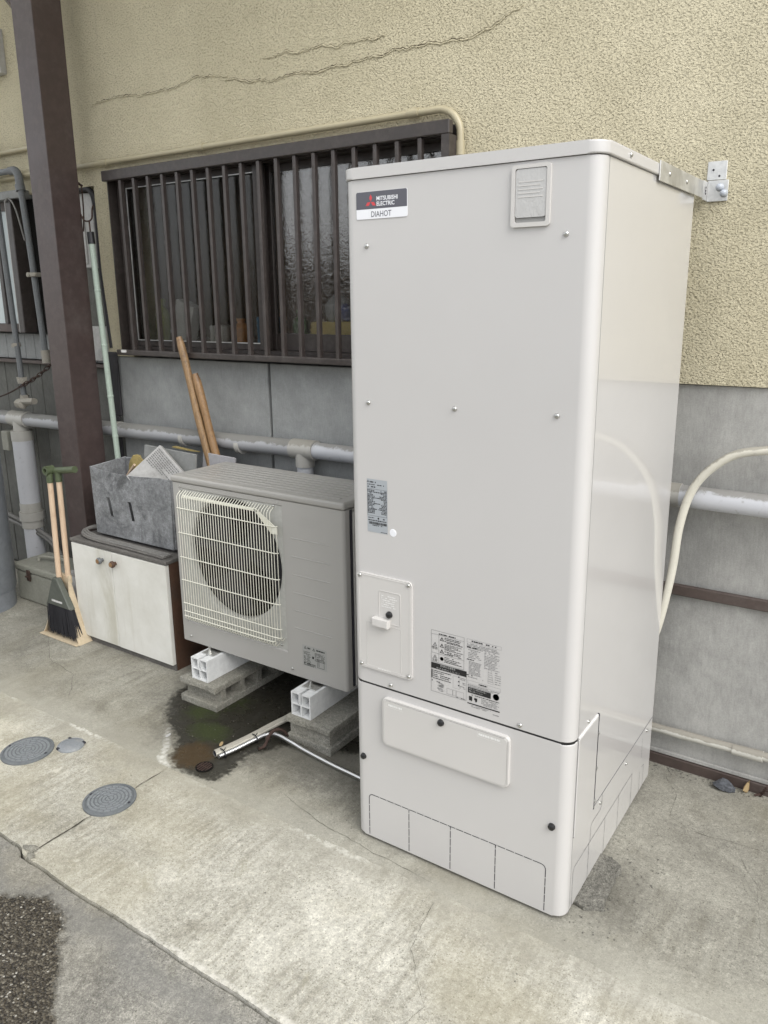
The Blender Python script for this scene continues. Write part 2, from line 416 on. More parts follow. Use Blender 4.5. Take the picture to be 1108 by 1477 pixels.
mat_brown = grime('dark bronze aluminium', (.044, .036, .033), .36, .0, (.13, .12, .11), .22, 9, var=.12)
mat_bar = grime('bronze grille bar', (.050, .041, .038), .34, .0, (.13, .12, .11), .2, 9, var=.12)
mat_post = grime('dark brown painted steel', (.066, .047, .044), .36, .0, (.14, .125, .115), .25, 6, .12, 260, .1)
mat_strip = grime('brown metal trim', (.075, .055, .048), .5, .0, (.14, .13, .12), .3, 9)
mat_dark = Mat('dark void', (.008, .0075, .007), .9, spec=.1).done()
mat_black = grime('black plastic', (.012, .012, .013), .35, 0, (.1, .1, .1), .1)
mat_rubber = grime('black rubber and gap shade', (.02, .019, .022), .6, 0, (.1, .1, .1), .2)

def tankpaint(name, c, rough, coat, cr, bump=.05):
    M = Mat(name, c, rough, spec=.5, coat=coat, coat_rough=cr)
    v = M.noise(2.2, 3, .5); f = M.noise(900, 2, .6)
    M.set('Base Color', M.mix(M.step(v, .3, .7), tuple(x*.985 for x in c), tuple(x*1.01 for x in c)))
    sm = M.noise(5, 6, .7, .5); M.set('Roughness', M.step(sm, .3, .75, rough-.02, rough+.05))
    wv = M.noise(2.6, 2, .5, vec=M.map(scale=(1, 1, .6)))
    M.bump(M.math('ADD', M.math('MULTIPLY', wv, 6.0), M.math('MULTIPLY', f, bump)), .12, .004)
    return M.done()
PAINT = (.535, .524, .514)
mat_tank = tankpaint('warm white enamel', PAINT, .40, .35, .22, .10)
mat_tankside = tankpaint('glossy white steel side', tuple(x*1.04 for x in PAINT), .34, 1.0, .055, .0)
mat_tankpl = tankpaint('white moulded plastic', (.565, .55, .53), .42, 0, .2, .06)
mat_hp = tankpaint('shaded off white enamel', (.375, .366, .348), .42, 0, .2, .1)  # same off-white as the tank, darkened to paint in the unit's shade
mat_hptop = tankpaint('shaded off white lid enamel', (.35, .34, .32), .36, 0, .2, .1)  # lid carries the same painted-in shade
mat_wire = Mat('cream coated wire', (.72, .71, .62), .4).done()
mat_shroud = grime('pale fan shroud', (.43, .43, .405), .5, 0, (.2, .19, .16), .2)
mat_fan = Mat('dark fan blade', (.014, .014, .018), .6, spec=.25).done()
mat_steel = Mat('zinc plated steel', (.55, .55, .53), .32, 1.0).done()
mat_seam = Mat('dark seam', (.028, .028, .036), .8).done()
mat_scs2 = Mat('recess shade plastic', (.30, .298, .29), .6).done()
mat_scs = Mat('scored slot', (.09, .09, .10), .7).done()
mat_seamw = Mat('light folded edge', (.78, .775, .76), .35).done()
def alum():
    M = Mat('brushed aluminium', (.72, .72, .71), .42, .85)
    a = M.noise(18, 6, .7, .5); b = M.noise(140, 3, .6, vec=M.map(scale=(1, 1, 6)))
    M.set('Base Color', M.ramp(a, [(.3, (.50, .50, .49)), (.7, (.80, .80, .79))])); M.set('Roughness', M.step(a, .3, .7, .35, .6))
    M.bump(b, .08, .001); return M.done()
mat_alu = alum()
def pvc(name, c, dirt, top=.75, top_r=.55):
    M = Mat(name, c, .42)
    n = M.node('ShaderNodeNewGeometry'); z = M.xyz(n.outputs['Normal'])[2]
    a = M.noise(22, 7, .7, .6); b = M.noise(5, 5, .6)
    e = M.math('ADD', z, M.math('MULTIPLY', M.math('SUBTRACT', a, .5), 1.3))
    k = M.math('MULTIPLY', M.step(e, top_r, top_r+.25), top)
    cc = M.mix(M.step(b, .35, .7, 0, .3), c, tuple(x*.8 for x in c))
    cc = M.mix(M.step(M.noise(60, 4, .6), .6, .75, 0, .4), cc, dirt)
    M.set('Base Color', M.mix(k, cc, dirt)); M.set('Roughness', M.step(k, 0, 1, .38, .85))
    return M.done()
mat_pvc = pvc('grey white drain pvc', (.52, .53, .56), (.20, .19, .165))
mat_pvcl = pvc('dusty grey drain pvc', (.36, .365, .38), (.17, .165, .145), .8, .3)
mat_pvcj = pvc('cream pvc joint', (.42, .41, .38), (.2, .185, .15), .6, .4)
mat_hose = pvc('off white insulated hose', (.62, .60, .52), (.24, .225, .19), .7, .35)
mat_tape = pvc('torn taped pipe lagging', (.56, .55, .50), (.22, .2, .165), .8, .2)
mat_condu = pvc('cream painted conduit', (.42, .375, .255), (.27, .235, .155), .5, .55)
mat_gpipe = grime('grey water pipe', (.135, .143, .150), .5, 0, (.3, .29, .26), .2, 16)
mat_scale = grime('limescaled brass', (.30, .28, .24), .8, 0, (.5, .48, .42), .5, 40, .5, 160)
mat_ublock = concrete('old concrete block', (.20, .195, .17), (.36, .35, .31), (.13, .125, .095), .7, None, bump=.6, speck=.8).done()
mat_pad = concrete('crumbling mortar', (.15, .145, .125), (.28, .27, .24), (.10, .095, .08), .9, None, bump=.9, speck=.9).done()
mat_rail = grime('white pvc rail', (.72, .73, .73), .35, 0, (.4, .4, .38), .15)
def manh():
    M = Mat('blue grey cover resin', (.17, .185, .195), .6)
    a = M.noise(30, 6, .7); M.set('Base Color', M.ramp(a, [(.3, (.10, .11, .117)), (.7, (.16, .172, .18))]))
    M.bump(M.noise(300, 3, .6), .2, .002); return M.done()
mat_mh = manh()
mat_mhp = grime('worn raised resin', (.205, .22, .228), .55, 0, (.16, .165, .17), .4, 40)
mat_mhs = grime('scuffed grey resin', (.21, .225, .24), .5, 0, (.35, .34, .31), .35, 30)
def flex():
    M = Mat('corrugated stainless hose', (.62, .62, .62), .28, 1.0)
    return M.done()
mat_flex = flex()
mat_rusty = grime('rusty iron', (.05, .028, .021), .85, 0, (.018, .014, .012), .6, 60, .5, 200)
def weatheredpaint():
    M = Mat('stained white cabinet door', (.6, .59, .54), .6)
    z = M.xyz(); base = M.ramp(M.noise(6, 6, .65), [(.3, (.60, .59, .54)), (.7, (.72, .715, .675))])
    run = M.noise(7, 5, .6, .3, vec=M.map(scale=(3.0, 1, .28)))
    c = M.mix(M.step(run, .56, .76, 0, .38), base, (.46, .435, .35))
    c = M.mix(M.step(M.noise(28, 7, .75, .4, vec=M.map(scale=(1.2, 1, .8))), .64, .74, 0, .4), c, (.33, .31, .25))
    px = z[0]; zone = M.math('MULTIPLY', M.step(px, -.17, -.11), M.step(px, -.035, -.05))
    c = M.mix(M.math('MULTIPLY', M.math('MULTIPLY', zone, M.step(M.noise(5, 6, .7, .5, vec=M.map(scale=(1.5, 1, .5))), .3, .6)), .6), c, (.42, .40, .31))
    M.set('Base Color', c); M.bump(M.noise(80, 4, .6), .1, .002); return M.done()
mat_door = weatheredpaint()
mat_oldwood = grime('dark stained plywood', (.085, .045, .028), .6, 0, (.05, .042, .035), .5, 10, .15)
mat_dusty = grime('dusty grey board', (.115, .108, .10), .85, 0, (.22, .21, .19), .6, 9, .3)
def container():
    M = Mat('mouldy grey foam plastic', (.2, .2, .2), .85)
    a = M.noise(7, 8, .72, .8); b = M.noise(55, 6, .75); v = M.noise(160, 4, .7)
    f = M.math('ADD', M.math('MULTIPLY', a, .5), M.math('MULTIPLY', b, .5))
    c = M.ramp(f, [(.34, (.10, .104, .108)), (.5, (.21, .216, .223)), (.66, (.34, .35, .36))])
    c = M.mix(M.step(M.noise(4.2, 6, .65, 1.0, vec=M.map(loc=(2, 2, 2))), .53, .66, 0, .7), c, (.055, .056, .058))
    c = M.mix(1.0, c, M.step(v, .25, .75, .78, 1.2), 'MULTIPLY')
    M.set('Base Color', c); M.bump(b, .25, .003); return M.done()
mat_cont = container()
mat_paper = grime('grimy white card', (.40, .395, .385), .7, 0, (.16, .155, .14), .6, 18)
mat_panelg = grime('dusty grey panel', (.24, .245, .24), .75, 0, (.12, .12, .105), .6, 10)
mat_panelv = grime('pale lilac grey panel', (.33, .325, .34), .7, 0, (.2, .2, .19), .3, 12)
mat_straw = grime('yellowed rag', (.30, .235, .09), .9, 0, (.12, .09, .05), .5, 40)
def wood(name, lo, hi, dark, sc=3.0):
    M = Mat(name, hi, .5)
    g = M.noise(60, 6, .65, 1.2, vec=M.map(scale=(sc, sc, .12)))
    c = M.ramp(g, [(.32, lo), (.66, hi)])
    c = M.mix(M.step(M.noise(14, 6, .7), .52, .7, 0, .75), c, dark)
    M.set('Base Color', c); M.bump(g, .15, .002); M.set('Roughness', M.step(g, .3, .7, .38, .6)); return M.done()
mat_wood = wood('worn ash handle', (.16, .095, .045), (.33, .21, .105), (.085, .055, .034))
mat_wood2 = wood('varnished hoe handle', (.18, .10, .045), (.31, .185, .085), (.10, .058, .033))
mat_bamb = wood('pale broom stick', (.52, .38, .26), (.62, .48, .35), (.44, .31, .21), 2.0)
mat_green = grime('moss green plastic', (.075, .096, .05), .45, 0, (.2, .2, .16), .15)
mat_olive = grime('dusty green plastic', (.078, .086, .072), .55, 0, (.2, .2, .17), .3)
mat_pan = grime('beige plastic dustpan', (.52, .43, .30), .5, 0, (.3, .26, .2), .3, 14)
mat_brush = Mat('black bristle', (.012, .012, .016), .7).done()
mat_tool = grime('dusty grey green case', (.27, .27, .23), .65, 0, (.16, .15, .125), .4, 14)
mat_cyl = grime('grey painted gas cylinder', (.20, .215, .235), .4, 0, (.14, .14, .13), .25, 6)
mat_mint = grime('mint green pole', (.36, .43, .37), .38, 0, (.26, .28, .24), .35, 30)
mat_white = grime('white card', (.62, .61, .60), .7, 0, (.4, .39, .36), .2)
mat_box = grime('pale box cover', (.45, .445, .43), .5, 0, (.2, .19, .17), .35, 10)
mat_cable = grime('grey cable', (.16, .155, .145), .7, 0, (.26, .25, .23), .4, 30)
mat_stone = grime('dark blue stone', (.075, .08, .09), .9, 0, (.2, .2, .2), .3, 30, .6, 90, .3)
mat_leaf = grime('dry yellow leaf', (.34, .25, .13), .8, 0, (.2, .13, .06), .4, 60)
mat_ink = Mat('black print', (.012, .012, .013), .5).done()
mat_inkg = Mat('grey print', (.15, .15, .15), .5).done()
mat_inkw = Mat('pale reversed print', (.42, .42, .41), .5).done()
mat_silverl = Mat('silver foil label', (.40, .43, .46), .35, .15).done()
mat_badge = Mat('dark grey badge', (.10, .10, .12), .35).done()
mat_badgew = Mat('white badge', (.80, .81, .84), .3).done()
mat_red = Mat('red emblem', (.60, .06, .07), .4).done()
mat_crack = Mat('crack shadow line', (.085, .07, .045), .95, spec=.1).done()
mat_film = Mat('clear plastic film', (.47, .465, .455), .16, coat=.6)
mat_film.bump(mat_film.noise(55, 5, .6, 2.5, vec=mat_film.map(scale=(1, 1, .35))), .35, .004); mat_film = mat_film.done()

def obscure(name, tint, tscale, bstr, refl):
    """patterned obscured glass"""
    M = Mat(name, tint, .02)
    M.set('Transmission Weight', 1.0); M.set('IOR', refl); M.set('Roughness', .06)
    h = M.noise(tscale, 3, .5, 1.0)
    M.bump(h, bstr, .01)
    return M.done()
mat_glassR = obscure('hammered window glass', (.86, .83, .79), 62, .075, 1.95)
mat_glassL = obscure('dusty hammered glass', (.68, .67, .63), 64, .05, 1.33)
mat_glassW = Mat('milky wired glass', (.50, .56, .57), .25).done()

# ================================================================== GROUND AND SLABS
def struct(o): o['kind'] = 'structure'; return o
bm = NB(); vs = [bm.verts.new(p) for p in ((-400, -400, -.06), (400, -400, -.06), (400, 400, -.06), (-400, 400, -.06))]; bm.faces.new(vs)
mat_ground = concrete('far grey ground', (.32, .31, .28), (.47, .455, .41), (.25, .24, .2), .5).done()
struct(obj('ground', bm, mat_ground))

def slab(name, x0, x1, yf, yb, z, res, mat, hz=.0012, attrs=None):
    nx = int((x1-x0)/res)+1; ny = max(2, int((yb((x0+x1)/2)-yf((x0+x1)/2))/res)+1)
    bm = NB(); lay = {k: bm.verts.layers.float.new(k) for k in (attrs or {})}
    g = []
    for i in range(nx+1):
        x = x0+(x1-x0)*i/nx; a, b = yf(x), yb(x); rowv = []
        for j in range(ny+1):
            y = a+(b-a)*j/ny
            v = bm.verts.new((x, y, z+hz*fbm(x, y, 0, 3.2, 3)))
            for k, fn in (attrs or {}).items(): v[lay[k]] = fn(x, y)
            rowv.append(v)
        g.append(rowv)
    for i in range(nx):
        for j in range(ny): bm.faces.new((g[i][j], g[i+1][j], g[i+1][j+1], g[i][j+1]))
    # skirts
    def skirt(L):
        lo = [bm.verts.new((v.co.x, v.co.y, -.058)) for v in L]
        for k in range(len(L)-1): bm.faces.new((L[k], L[k+1], lo[k+1], lo[k]))
    skirt([r[0] for r in g]); skirt([r[-1] for r in g][::-1]); skirt(g[0][::-1]); skirt(g[-1])
    return struct(obj(name, bm, mat, smooth=radians(40)))

WET_SHADE = [(-1.13, .27), (-1.03, .15), (-.91, .085), (-.83, .03), (-.80, -.03), (-.72, -.07), (-.63, -.075), (-.57, -.06), (-.545, .0), (-.575, .10), (-.53, .2), (-.44, .28), (-.25, .34), (-.2, .82), (-1.13, .82)]  # wet patch, widened at rear right to paint shade under the unit
CRUST = [(-.955, .105), (-.89, .045), (-.835, -.01), (-.80, -.055), (-.74, -.078), (-.79, -.082), (-.83, -.05), (-.87, .01), (-.93, .065)]
def blob(cx, cy, rx, ry): return lambda x, y: max(0.0, 1.0-sqrt(((x-cx)/rx)**2+((y-cy)/ry)**2)*.5)
def f_wet_shade(x, y):
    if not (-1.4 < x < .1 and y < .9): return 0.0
    return max(0, min(1, .5+sdist(x, y, WET_SHADE)*7.0))
def f_damp_shade(x, y):
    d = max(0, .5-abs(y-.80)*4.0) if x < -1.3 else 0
    d2 = max(0, min(1, .5+sdist(x, y, [(-1.25, .86), (-1.15, .25), (-.9, .02), (-.45, .10), (-.02, .14), (.02, .86)])*3.0)) if -1.7 < x < .3 else 0  # drain damp, enlarged to darken the occluded floor between unit and tank
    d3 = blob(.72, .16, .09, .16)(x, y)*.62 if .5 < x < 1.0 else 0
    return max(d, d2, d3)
def f_crust(x, y):
    if not (-1.2 < x < -.6 and y < .2): return 0.0
    return max(0, min(1, .55+sdist(x, y, CRUST)*14))
b_rust = blob(-.735, .02, .075, .075); b_m1 = blob(-.80, .16, .10, .07); b_m2 = blob(-.93, .24, .10, .09); b_m3 = blob(-.86, .36, .1, .12)
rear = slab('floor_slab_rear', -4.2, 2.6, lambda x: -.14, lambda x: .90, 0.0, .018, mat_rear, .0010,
    {'wet': f_wet_shade, 'damp_shade': f_damp_shade, 'crust': f_crust, 'rust': lambda x, y: b_rust(x, y)*1.05,
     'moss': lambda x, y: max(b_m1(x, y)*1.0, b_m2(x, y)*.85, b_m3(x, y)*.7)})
def e_rear(x): return -.082+.014*fnoise(x, 3.1, 0, 3.3)+.007*fnoise(x, 1.7, 0, 17)+.004*fnoise(x, 4.4, 0, 60)-.02*sstep(-x, .9, 2.0)
def e_front(x): return -.607+.005*fnoise(x, 8.1, 0, 6)+.003*fnoise(x, 5.7, 0, 30)+.022*sstep(-x, .755, .80)*1
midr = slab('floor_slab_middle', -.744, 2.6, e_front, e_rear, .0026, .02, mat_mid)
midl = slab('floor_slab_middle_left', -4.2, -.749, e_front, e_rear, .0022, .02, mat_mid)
AGG = [(-.80, -.83), (-.66, -.72), (-.55, -.655), (-.45, -.68), (-.37, -.75), (-.27, -.83), (-.12, -.95), (-.3, -1.6), (-1.2, -1.6)]
slab('floor_slab_front', -4.2, 2.6, lambda x: -2.6, lambda x: e_front(x)-.006, -.005, .025, mat_apron, .0015,
    {'agg': lambda x, y: max(0, min(1, .5+sdist(x, y, AGG)*8.0)) if -1.6 < x < .2 else 0.0,
     'grey': lambda x, y: max(0, .75-abs(y+.70+.10*fnoise(x, y, 0, 5))*4)})

def floor_crack(par, pts, w0, z, name='floor_crack'):
    P = []
    for a, b in zip(pts[:-1], pts[1:]):
        n = max(2, int((Vector(b)-Vector(a)).length/.008))
        for k in range(n):
            t = k/n; x = a[0]+(b[0]-a[0])*t; y = a[1]+(b[1]-a[1])*t
            P.append((x+.006*fnoise(x, y, 0, 18)+.003*fnoise(x, y, 4, 70), y+.006*fnoise(x, y, 2, 18)+.003*fnoise(x, y, 6, 70)))
    bm = NB(); A_, B_ = [], []
    for i, (x, y) in enumerate(P):
        q = P[min(i+1, len(P)-1)]; p = P[max(i-1, 0)]; d = Vector((q[0]-p[0], q[1]-p[1])).normalized(); t = i/len(P)
        w = w0*(.25+1.1*abs(fnoise(x, y, 3, 30)))*min(1, 8*min(t+.05, 1-t)+.1)
        zz = z+.0012*fbm(x, y, 0, 3.2, 3)
        A_.append(bm.verts.new((x-d.y*w, y+d.x*w, zz))); B_.append(bm.verts.new((x+d.y*w, y-d.x*w, zz)))
    for i in range(len(P)-1): bm.faces.new((B_[i], B_[i+1], A_[i+1], A_[i]))
    return obj(name, bm, mat_fcrack, par)
mat_fcrack = Mat('floor crack', (.07, .064, .052), .95, spec=.1).done()
floor_crack(midl, [(-.742, -.592), (-.747, -.52), (-.745, -.45), (-.746, -.393)], .0042, .0052)
floor_crack(midl, [(-.745, -.222), (-.747, -.17), (-.742, -.11)], .0018, .0052)
floor_crack(rear, [(.676, .784), (.735, .70), (.741, .579), (.819, .546), (1.019, .569), (1.3, .52)], .0008, .0016)
floor_crack(rear, [(.90, .60), (1.02, .40), (1.05, .22), (1.2, .10)], .0005, .0016)
floor_crack(rear, [(-2.1, .36), (-1.85, .20), (-1.62, .16), (-1.45, .02)], .0010, .0016)
floor_crack(rear, [(-.32, .02), (-.12, -.03), (.08, -.045), (.3, -.06)], .0010, .0016)
floor_crack(midr, [(.32, -.12), (.35, -.28), (.46, -.40), (.44, -.55)], .0008, .0052)

# chipped mortar lumps along the open joint
for k, (x, y, s) in enumerate(((-.757, -.575, .016), (-.735, -.598, .013), (-.772, -.583, .011))):
    bm = NB(); bmesh.ops.create_icosphere(bm, subdivisions=2, radius=s); jitter(bm, s*.7, 60, k*3.0)
    bmesh.ops.scale(bm, verts=bm.verts[:], vec=(1.2, .8, .5)); bmesh.ops.translate(bm, verts=bm.verts[:], vec=(x, y, .004))
    tag(obj('concrete_chip', bm, mat_ublock, smooth=radians(30)), ('largest', 'rightmost', 'leftmost')[k]+' pale mortar chip where the floor joints meet at left', 'chip', 'mortar chips in the floor joint')

# ================================================================== HOUSE WALL
wall = thing('house_wall', 'long house wall, cream stucco above and grey mortar below', 'wall', (0, DW, 0))
def cells(bm, xs, zs, keep, y0, y1):
    V = {}
    def v(i, j, y):
        if (i, j, y) not in V: V[(i, j, y)] = bm.verts.new((xs[i], y, zs[j]))
        return V[(i, j, y)]
    nx, nz = len(xs)-1, len(zs)-1
    K = lambda i, j: 0 <= i < nx and 0 <= j < nz and keep(i, j)
    for i in range(nx):
        for j in range(nz):
            if not K(i, j): continue
            for y in (y0, y1): bm.faces.new((v(i, j, y), v(i+1, j, y), v(i+1, j+1, y), v(i, j+1, y)))
            for (a, b, di, dj) in (((i, j), (i+1, j), 0, -1), ((i, j+1), (i+1, j+1), 0, 1), ((i, j), (i, j+1), -1, 0), ((i+1, j), (i+1, j+1), 1, 0)):
                if not K(i+di, j+dj): bm.faces.new((v(*a, y0), v(*b, y0), v(*b, y1), v(*a, y1)))
bm = NB()
cells(bm, [-6, -2.105, -1.925, -.165, 4.5], [1.283, 2.065, 2.10, 3.7],
      lambda i, j: j == 2 or (j == 1 and i != 2) or (j == 0 and i in (1, 3)), DW, DW+.16)
obj('stucco', bm, mat_stucco, wall)
for x0, x1, mt in ((-2.06, -1.081, mat_greyl), (-1.068, -.20, mat_greyl), (-.196, 4.5, mat_grey)):
    bm = NB(); box(bm, x0, x1, DW+.012, DW+.15, .0, 1.281, .003, 1); obj('wall_board', bm, mt, wall)
bm = NB(); box(bm, -.19, 4.5, DW+.006, DW+.0115, .0, .612); obj('lower_render', bm, mat_grey, wall)
bm = NB(); box(bm, -.19, 4.5, DW-.012, DW+.0055, .612, .647, .003, 1); obj('trim_strip', bm, mat_strip, wall)
bm = NB(); box(bm, -.19, 4.5, DW-.004, DW+.0055, .036, .052, .003, 1); obj('base_ledge', bm, mat_grey, wall)
bm = NB(); box(bm, -.19, 4.5, DW-.010, DW+.0055, -.03, .0355, .002, 1); obj('base_board', bm, mat_strip, wall)
bm = NB(); box(bm, -2.06, -.21, DW-.006, DW+.0115, -.03, .06, .003, 1); obj('base_board', bm, mat_board, wall)
bm = NB(); box(bm, -2.06, 4.5, DW+.152, DW+.17, -.03, 1.28); obj('core', bm, mat_dark, wall)
# cracks in the stucco: thin irregular open lines with a raised lip
def crack(pts, w0):
    P = []
    for a, b in zip(pts[:-1], pts[1:]):
        n = max(2, int((Vector(b)-Vector(a)).length/.006))
        for k in range(n):
            t = k/n; x = a[0]+(b[0]-a[0])*t; z = a[1]+(b[1]-a[1])*t
            P.append((x, z+.012*fnoise(x, z, 0, 16)+.008*fnoise(x, z, 4, 48)+.004*fnoise(x, z, 8, 120)))
    bm = NB(); up_, dn = [], []
    for i, (x, z) in enumerate(P):
        t = i/len(P); w = w0*(.15+1.2*abs(fnoise(x, 2, 0, 14))+.5*abs(fnoise(x, 9, 0, 60)))*min(1, 6*min(t, 1-t)+.15)
        up_.append(bm.verts.new((x, DW-.0012, z+w))); dn.append(bm.verts.new((x, DW-.0012, z-w)))
    for i in range(len(P)-1): bm.faces.new((dn[i], dn[i+1], up_[i+1], up_[i]))
    obj('crack', bm, mat_crack, wall)
    bm = NB()
    tube(bm, [(x, DW-.0005, z-.0045-.002*fnoise(x, z, 1, 30)) for x, z in P[::2]], [.0022+.0035*abs(fnoise(x, z, 2, 17)) for x, z in P[::2]], 6)
    obj('crack_lip', bm, mat_stucco, wall, smooth=radians(80))
crack([(-2.075, 2.405), (-1.90, 2.417), (-1.673, 2.405), (-1.522, 2.405), (-1.356, 2.425), (-1.202, 2.409)], .0022)
crack([(-1.22, 2.40), (-1.094, 2.365), (-.952, 2.355), (-.719, 2.353), (-.565, 2.359), (-.448, 2.362), (-.282, 2.362), (-.126, 2.350), (-.029, 2.383), (.063, 2.423)], .0026)
crack([(-1.02, 2.437), (-.813, 2.432), (-.624, 2.419), (-.447, 2.415)], .0012)

# recessed bay at the left: boards, ledge, panel
bay = thing('recessed_side_wall', 'dark boarded wall bay behind the brown carport post', 'wall', (-2.8, .93, 0))
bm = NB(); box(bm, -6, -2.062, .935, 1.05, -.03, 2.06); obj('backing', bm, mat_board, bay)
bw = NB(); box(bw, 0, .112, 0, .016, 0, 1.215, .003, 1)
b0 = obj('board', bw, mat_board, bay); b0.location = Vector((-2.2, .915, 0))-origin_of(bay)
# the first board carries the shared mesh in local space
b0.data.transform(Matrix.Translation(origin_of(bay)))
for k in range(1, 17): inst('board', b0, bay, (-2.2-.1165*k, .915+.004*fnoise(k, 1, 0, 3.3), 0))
bw = NB(); box(bw, 0, .085, 0, .012, 1.238, 1.375, .003, 1)
s0 = obj('siding_strip', bw, mat_greyl, bay); s0.location = Vector((-2.18, .905, 0))-origin_of(bay); s0.data.transform(Matrix.Translation(origin_of(bay)))
for k in range(1, 14): inst('siding_strip', s0, bay, (-2.18-.0885*k, .905, 0))
bm = NB(); box(bm, -6, -2.066, .875, .932, 1.216, 1.234, .003, 1); obj('ledge', bm, mat_strip, bay)

# meter cabinet panel with dark rubber surround
t = thing('panel_box', 'tall pale cover panel with dark surround, half hidden by the brown post', 'panel', (-2.2, .90, 1.3))
bm = NB(); box(bm, -2.30, -2.165, .885, .93, 1.70, 2.045, .006); obj('cover', bm, mat_box, t)
bm = NB(); box(bm, -2.302, -2.235, .880, .8845, 1.72, 2.03, .002, 1); obj('raised_rib', bm, mat_box, t)
bm = NB(); box(bm, -2.29, -2.150, .888, .93, 1.25, 1.42, .004); obj('lower_cover', bm, mat_box, t)
bm = NB(); lathe(bm, [(.0, .006), (.024, .006), (.026, .0), (.026, -.01)], (-2.205, .888, 1.29), 'Y', 20); obj('round_knockout', bm, mat_paper, t, radians(40))
bm = NB(); tube(bm, spline([(-2.34, .87, 2.055), (-2.22, .868, 2.06), (-2.145, .868, 2.045), (-2.118, .868, 1.95), (-2.115, .866, 1.7), (-2.10, .864, 1.5), (-2.085, .862, 1.32)], 6), .013, 8); obj('rubber_surround', bm, mat_rubber, t, radians(60))
bm = NB(); box(bm, -2.105, -2.038, .842, .856, .99, 1.302, .006); box(bm, -2.10, -2.055, .842, .853, .50, .9885, .004); obj('shadow_gap_strip', bm, mat_rubber, t)  # black strips painted where the recess gap lies in shadow

# added out-of-view fence, stand-in for the dark mass mirrored in the panes
t = thing('added_fence', 'unseen dark timber fence added to be mirrored in the window glass', 'fence', (0, -7.5, 0))
bw = NB(); box(bw, -.145, .145, -.012, .012, -.05, 2.3, .003, 1)
mat_fence = grime('dark stained fence board', (.045, .034, .026), .8, 0, (.03, .024, .018), .3, 3)
f0 = obj('fence_board', bw, mat_fence, t); f0.data.transform(Matrix.Translation(origin_of(t))); f0.location = Vector((-9.0, -7.5, 0))-origin_of(t)
for k in range(1, 50): inst('fence_board', f0, t, (-9.0+.3*k, -7.5+.006*(k % 2), 0))
bm = NB(); box(bm, -9.2, 5.8, -7.60, -7.52, .4, .5); obj('fence_rail', bm, mat_fence, t)
bm = NB(); box(bm, -9.2, 5.8, -7.60, -7.52, 1.8, 1.9); obj('fence_rail', bm, mat_fence, t)

# ================================================================== MAIN WINDOW
win = thing('window', 'wide bronze sliding window behind vertical security bars', 'window', (-1.05, DW, 1.3))
X0, X1, Z0, Z1 = -1.935, -.158, 1.297, 2.104
bm = NB()
box(bm, X0+.012, X1-.012, .842, .935, 2.062, 2.098); box(bm, X0+.012, X1-.012, .842, .935, 1.300, 1.335)
box(bm, X0+.012, X0+.045, .843, .934, 1.3355, 2.0615); box(bm, X1-.045, X1-.012, .843, .934, 1.3355, 2.0615)
obj('outer_frame', bm, mat_brown, win)
g = obj('grille_frame', box(box(box(box(NB(), X0, X1, .772, .800, 2.060, Z1, .003, 1), X0, X1, .770, .800, Z0, 1.322, .004), X0, X0+.007, .8005, .856, Z0, Z1), X1-.030, X1, .774, .856, 1.3225, 2.0595), mat_brown, win)
bm = NB(); box(bm, X0+.0072, X1-.0305, .8005, .856, 2.094, 2.1035); box(bm, X0+.0072, X1-.0305, .8005, .8415, 1.298, 1.306); obj('grille_return', bm, mat_brown, win)
bw = NB(); box(bw, -.0075, .0075, -.010, .010, 1.3105, 2.0585, .0012, 1)
bar0 = obj('bar', bw, mat_bar, g); bar0.data.transform(Matrix.Translation(origin_of(g)))
bar0.location = Vector((-1.82, .787, 0))-origin_of(g)
for k in range(1, 18): inst('bar', bar0, g, (-1.82+.09095*k, .787, 0))
# left sash with its screen frame, right sash with a deep bottom rail
def sash(x0, x1, y, zb, zt, st, glass, railb):
    bm = NB(); box(bm, x0, x0+st, y-.012, y+.012, zb, zt, .002, 1); box(bm, x1-st, x1, y-.012, y+.012, zb, zt, .002, 1)
    box(bm, x0+st, x1-st, y-.011, y+.011, zt-.028, zt-.001); box(bm, x0+st, x1-st, y-.011, y+.011, zb+.001, zb+railb)
    s = obj('sash', bm, mat_brown, win)
    bm = NB(); box(bm, x0+st-.004, x1-st+.004, y-.002, y+.002, zb+railb-.004, zt-.026); obj('pane', bm, glass, s)
    return s
sL = sash(-1.905, -1.055, .868, 1.336, 2.061, .030, mat_glassL, .028)
sR = sash(-1.075, -.172, .902, 1.336, 2.061, .034, mat_glassR, .068)
bm = NB(); ring_prism(bm, rrect(-1.874, -1.088, 1.362, 2.036, .002, 1), rrect(-1.870, -1.092, 1.366, 2.032, .002, 1), .852, .8555); obj('screen_bead', bm, mat_alu, sL)
bm = NB(); box(bm, -1.087, -1.038, .836, .8555, 1.336, 2.061, .003, 1); obj('meeting_stile', bm, mat_brown, win)
bm = NB(); prism(bm, rrect(-1.900, -1.862, 1.3095, 1.3215, .004, 3), 'XZ', .7685, .7698); obj('maker_sticker', bm, mat_white, g)
